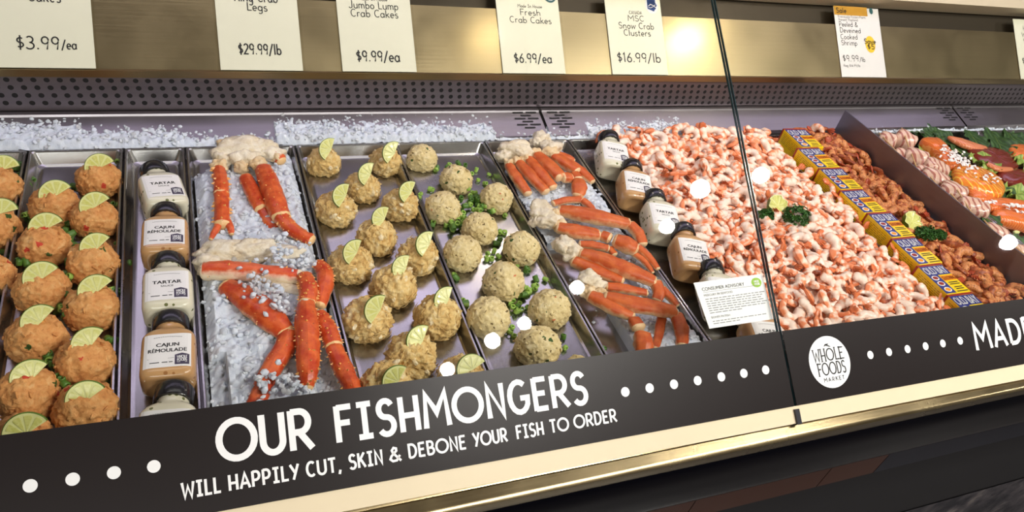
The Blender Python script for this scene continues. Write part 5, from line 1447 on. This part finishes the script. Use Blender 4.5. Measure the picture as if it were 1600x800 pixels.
def meat_roll(px, py, h, ang, ln, r, seed):
    """a rolled slice: spiral cross-section"""
    c = bed(px, py, h); s = px_m(px, py); r *= s; ln *= s
    ax = Vector((math.cos(ang), math.sin(ang), random.uniform(-.15, .15))).normalized(); a = ax.orthogonal().normalized(); b = ax.cross(a)
    rs = []; n = 22
    for f, g in ((-.5, .55), (-.47, .85), (-.36, .98), (-.1, 1.04), (.15, .97), (.36, 1.0), (.47, .86), (.5, .55)):
        rs.append([c + ax * ln * f + (a * math.cos(2 * PI * j / n) + b * math.sin(2 * PI * j / n)) * r * g * (1 + .16 * noise.noise(Vector((math.cos(2 * PI * j / n) * 1.4, math.sin(2 * PI * j / n) * 1.4, f * 2 + seed * 3))) - .10 * (j in (4, 5))) for j in range(n)])
    return rs
def skewer(label, a, b, rolls, seed):
    random.seed(seed)
    p0, p1 = bed(a[0], a[1], a[2] + .010), bed(b[0], b[1], b[2] + .010)
    t = thing('meat_skewer', label, 'skewer', (p0 + p1) / 2, 'meat skewers in their pan'); mb = MB()
    mb.rings(tube_rings([p0, (p0 + p1) / 2, p1], [.0016, .0018, .0012], 8)[0]); mb.build('wooden_stick', M['wood'], t)
    for k, (px, py, h, ang, ln, r) in enumerate(rolls):
        mb = MB(); mb.rings(meat_roll(px, py, h, ang, ln, r, seed + k)); mb.build('meat_roll', M['roll'], t)
skewer('meat skewer at the very back with stick pointing up', (1409, 200, .050), (1434, 266, .026), [(1412, 221, .034, -.9, 24, 12), (1430, 248, .030, -.9, 26, 12)], 1)
skewer('meat skewer half hidden behind the dark divider at the back', (1374, 208, .030), (1452, 292, .022), [(1386, 221, .026, -.9, 20, 11), (1408, 245, .022, -.9, 18, 10), (1442, 273, .024, -.9, 24, 10)], 2)
skewer('meat skewer lying across toward the salmon pan rim', (1436, 244, .030), (1485, 279, .020), [(1456, 262, .030, -.5, 24, 11), (1470, 266, .030, -.6, 16, 8)], 3)
skewer('meat skewer with dark streaked roll against the divider', (1440, 258, .034), (1474, 302, .030), [(1459, 280, .032, -1.0, 30, 11)], 4)
skewer('meat skewer in the middle of the pan by the large leaf', (1470, 285, .030), (1503, 322, .026), [(1487, 303, .028, -.9, 30, 13)], 5)
skewer('meat skewer with two rolls and stick rising toward the rim', (1496, 297, .040), (1524, 342, .020), [(1512, 322, .028, -.5, 24, 12), (1526, 329, .026, -.6, 22, 12), (1514, 333, .018, -.5, 20, 8)], 6)
skewer('lone dark meat roll skewer below the lower leaf', (1538, 344, .036), (1572, 386, .022), [(1554, 364, .024, -.8, 26, 10)], 7)
skewer('front meat skewer near the frame edge beyond the divider', (1578, 378, .032), (1614, 408, .020), [(1574, 391, .022, -.7, 22, 11), (1597, 395, .022, -.5, 24, 10)], 8)

def fillet(label, outline, h, thick, mat, seed, topping=None, belly=None):
    """a plump fillet from its outline on the pan"""
    random.seed(seed); pts = [bed(p[0], p[1], h) for p in outline]; c = sum(pts, Vector()) / len(pts)
    n = len(pts); loop = []
    for k in range(n):
        p0, p1, p2, p3 = pts[k - 1], pts[k], pts[(k + 1) % n], pts[(k + 2) % n]
        for q in range(5):
            u = q / 5; loop.append(.5 * ((2 * p1) + (p2 - p0) * u + (2 * p0 - 5 * p1 + 4 * p2 - p3) * u * u + (-p0 + 3 * p1 - 3 * p2 + p3) * u ** 3))
    t = thing('fish_fillet', label, 'fish fillet', Vector((c.x, c.y, FZ)), 'fish fillets on leaves')
    rs = []
    for f, z in ((.90, -.5), (.98, -.3), (1.0, 0), (.97, .25), (.86, .42), (.62, .52), (.32, .56), (.05, .56)):
        rs.append([Vector((c.x + (p.x - c.x) * f, c.y + (p.y - c.y) * f, p.z + thick * z * (1 + .2 * noise.noise(p * 40 + Vector((seed, f * 2, 0)))) + .0015 * noise.noise(p * f * 120))) for p in loop])
    mb = MB(); mb.rings(rs); mb.build('flesh', M[mat], t)
    if belly:
        mb = MB(); limb([bed(*p[:3]) for p in belly], [p[3] * px_m(p[0], p[1]) for p in belly], 0, mb, .6); mb.build('belly_strip', M['belly'], t)
    if topping:
        mb = MB()
        for (x, y, hh, sx, sy, m) in topping:
            for k in range(m):
                q = bed(x + random.gauss(0, sx), y + random.gauss(0, sy), hh); w = random.uniform(.003, .007); l = random.uniform(.005, .013); a = random.uniform(0, 6.28); cu = random.uniform(-.003, .004)
                d = Vector((math.cos(a), math.sin(a), random.uniform(-.2, .3))); s = Vector((-d.y, d.x, random.uniform(-.3, .3)))
                mb.rings([[q + d * l * f + s * w * .5 + Vector((0, 0, cu * (1 - (2 * f) ** 2) + z)) for z in (-.0006, .0006)] + [q + d * l * f - s * w * .5 + Vector((0, 0, cu * (1 - (2 * f) ** 2) + z)) for z in (.0006, -.0006)] for f in (-.5, -.2, .2, .5)])
        mb.build('coconut_shavings', M['bead'], t, smooth=False); t.children[-1]['kind'] = 'stuff'
    return t
fillet('orange salmon roll topped with white shavings at the back', [(1437, 221), (1452, 218), (1466, 222), (1482, 238), (1500, 262), (1490, 264), (1470, 254), (1456, 238)], .026, .030, 'salmon', 1, [(1474, 232, .048, 4, 3, 12), (1490, 243, .048, 7, 4, 34), (1504, 252, .046, 7, 4, 30)])
fillet('large yellow glazed salmon fillet with cheese and shavings', [(1490, 262), (1504, 260), (1540, 270), (1560, 282), (1569, 300), (1560, 310), (1530, 302), (1498, 288), (1488, 276)], .024, .032, 'glazed', 2, [(1520, 264, .046, 6, 3, 12), (1535, 274, .046, 9, 3, 12), (1556, 282, .048, 4, 4, 8)])
fillet('smaller orange salmon piece under the large glazed fillet', [(1510, 298), (1524, 296), (1542, 306), (1556, 316), (1540, 318), (1520, 312)], .016, .022, 'salmon', 3)
fillet('orange salmon fillet with pale shavings along its top', [(1536, 318), (1560, 312), (1600, 318), (1640, 326), (1640, 338), (1600, 332), (1560, 330), (1544, 326)], .022, .024, 'salmon', 4, [(1546, 316, .040, 5, 1.5, 8), (1575, 321, .040, 12, 1.5, 12), (1595, 322, .040, 5, 1.5, 8)])
fillet('bright orange ribbed salmon fillet nearest the front', [(1550, 332), (1572, 329), (1604, 334), (1650, 344), (1650, 372), (1604, 358), (1574, 350), (1556, 342)], .020, .026, 'salmon', 5, [(1592, 331, .036, 4, 1, 4)])
fillet('dark red fillet with orange belly edge at the back', [(1508, 228), (1530, 232), (1560, 236), (1586, 250), (1590, 264), (1572, 272), (1548, 266), (1522, 250)], .026, .026, 'sockeye', 6, None, [(1542, 256, .038, 4), (1560, 264, .038, 5), (1580, 264, .036, 3)])
fillet('dark red fillet cut by the frame edge below another', [(1556, 272), (1580, 266), (1620, 274), (1650, 290), (1650, 310), (1600, 298), (1574, 288)], .024, .026, 'sockeye', 7)
fillet('long slim orange fillet edge at the back over dark leaves', [(1480, 214), (1500, 218), (1530, 229), (1543, 233), (1532, 236), (1504, 228)], .036, .014, 'belly', 8)
fillet('orange salmon piece at the frame edge beyond the red fillets', [(1574, 232), (1590, 228), (1630, 238), (1640, 256), (1600, 250), (1582, 246)], .030, .026, 'salmon', 9)
mb = MB()
for (x, y, w) in ((1590, 366, 6), (1584, 361, 4)):
    pass
o = blob(mb, bed(1588, 363, .020), (.010, .005, .004), 3, .3, 2, 4); o = mb.build('lemon_piece', M['pith'], None); tag(o, 'pale lemon piece at the front edge of the salmon pan', 'lemon')

# ------------------------------------------------------------------ ceiling spotlights over the aisle
M['lamp'] = None
def lamp_mat(name, col, e):
    m = bpy.data.materials.new(name); m.use_nodes = True; nt_ = m.node_tree; nt_.nodes.clear()
    em_ = nt_.nodes.new('ShaderNodeEmission'); em_.inputs[0].default_value = col; em_.inputs[1].default_value = e
    ou = nt_.nodes.new('ShaderNodeOutputMaterial'); nt_.links.new(em_.outputs[0], ou.inputs[0]); return m
LM = lamp_mat('lamp_glow', (1, .97, .92, 1), 90.0)
housing = flat('lamp_housing', S(225, 220, 210), 0.4)
GN = Vector((0, -GDZ, GDY)).normalized()
def reflect_spot(px, py, zc=2.97):
    x, s = on_plane(px, py, GY, RZ, GDY, GDZ); p = G(x, s + 0.0105 * (x - 0.2), 0.003); d = Vector(ray(px, py)).normalized()
    r = d - GN * 2 * d.dot(GN); k = (zc - p.z) / r.z
    return p + r * k, (p - Vector((0, 0, CAMZ))).length + (r * k).length
for k, (px, py, dia, nm) in enumerate(((698, 575, 22, 'over the front of the golden cakes'), (768, 530, 24, 'beside the pale cakes'), (818, 503, 20, 'over the pale cakes front'), (900, 447, 21, 'over the front snow crab'),
                               (1040, 352, 22, 'over the sauce bottles'), (1092, 293, 29, 'over the pink shrimp'), (1186, 272, 24, 'over the middle of the shrimp'), (1572, 377, 20, 'over the skewers'))):
    p, dist = reflect_spot(px, py); R = dia / 2 * dist / 1240
    t = thing('ceiling_spotlight', 'round ceiling spotlight mirrored in the glass ' + nm, 'ceiling light', p + Vector((0, 0, .03)), 'ceiling spotlights over the aisle')
    mb = MB(); n = 28
    mb.rings([[Vector((p.x + r * math.cos(2 * PI * j / n), p.y + r * math.sin(2 * PI * j / n), z)) for j in range(n)] for r, z in ((R * 1.0, p.z + .002), (R * 1.25, p.z - .004), (R * 1.3, p.z + .03))], cap0=False); mb.build('housing', housing, t)
    mb = MB(); mb.rings([[Vector((p.x + r * math.cos(2 * PI * j / n), p.y + r * math.sin(2 * PI * j / n), z)) for j in range(n)] for r, z in ((R * .3, p.z), (R, p.z + .001))]); mb.build('lamp_face', LM, t)
    l = bpy.data.lights.new('spot_beam', 'SPOT'); l.energy = 46; l.color = (1, .96, .89); l.spot_size = 1.5; l.spot_blend = .6; l.shadow_soft_size = R
    lo = bpy.data.objects.new('spot_beam', l); COL.objects.link(lo); lo.parent = t; lo.location = (0, 0, -.045)
    lo.rotation_euler = (Vector((p.x * .5 + .35, .95, RZ)) - p).to_track_quat('-Z', 'Y').to_euler()

# two unseen warm lamps, added to streak the brushed price rail
LB = lamp_mat('warm_lamp', (1, .86, .60, 1), 260.0)
LB2 = lamp_mat('warm_lamp_dim', (1, .86, .60, 1), 90.0)
for k, (c, R, nm, lm) in enumerate((((1.285, 1.24, RZ + .46), .016, 'unseen small warm lamp added above the shrimp', LB), ((.70, 1.235, RZ + .455), .014, 'unseen small warm lamp added above the snow crab', LB2))):
    c = Vector(c); t = thing('streak_lamp', nm, 'lamp', c + Vector((0, 0, .03)))
    mb = MB(); n = 24
    mb.rings([[Vector((c.x + r * math.cos(2 * PI * j / n), c.y + r * math.sin(2 * PI * j / n), z)) for j in range(n)] for r, z in ((R * 1.05, c.z + .001), (R * 1.3, c.z - .004), (R * 1.4, c.z + .03), (R * .5, c.z + .04))], cap0=False); mb.build('housing', housing, t)
    mb = MB(); blob(mb, c, (R, R, R * .5), 3, 0); mb.build('bulb', lm, t)
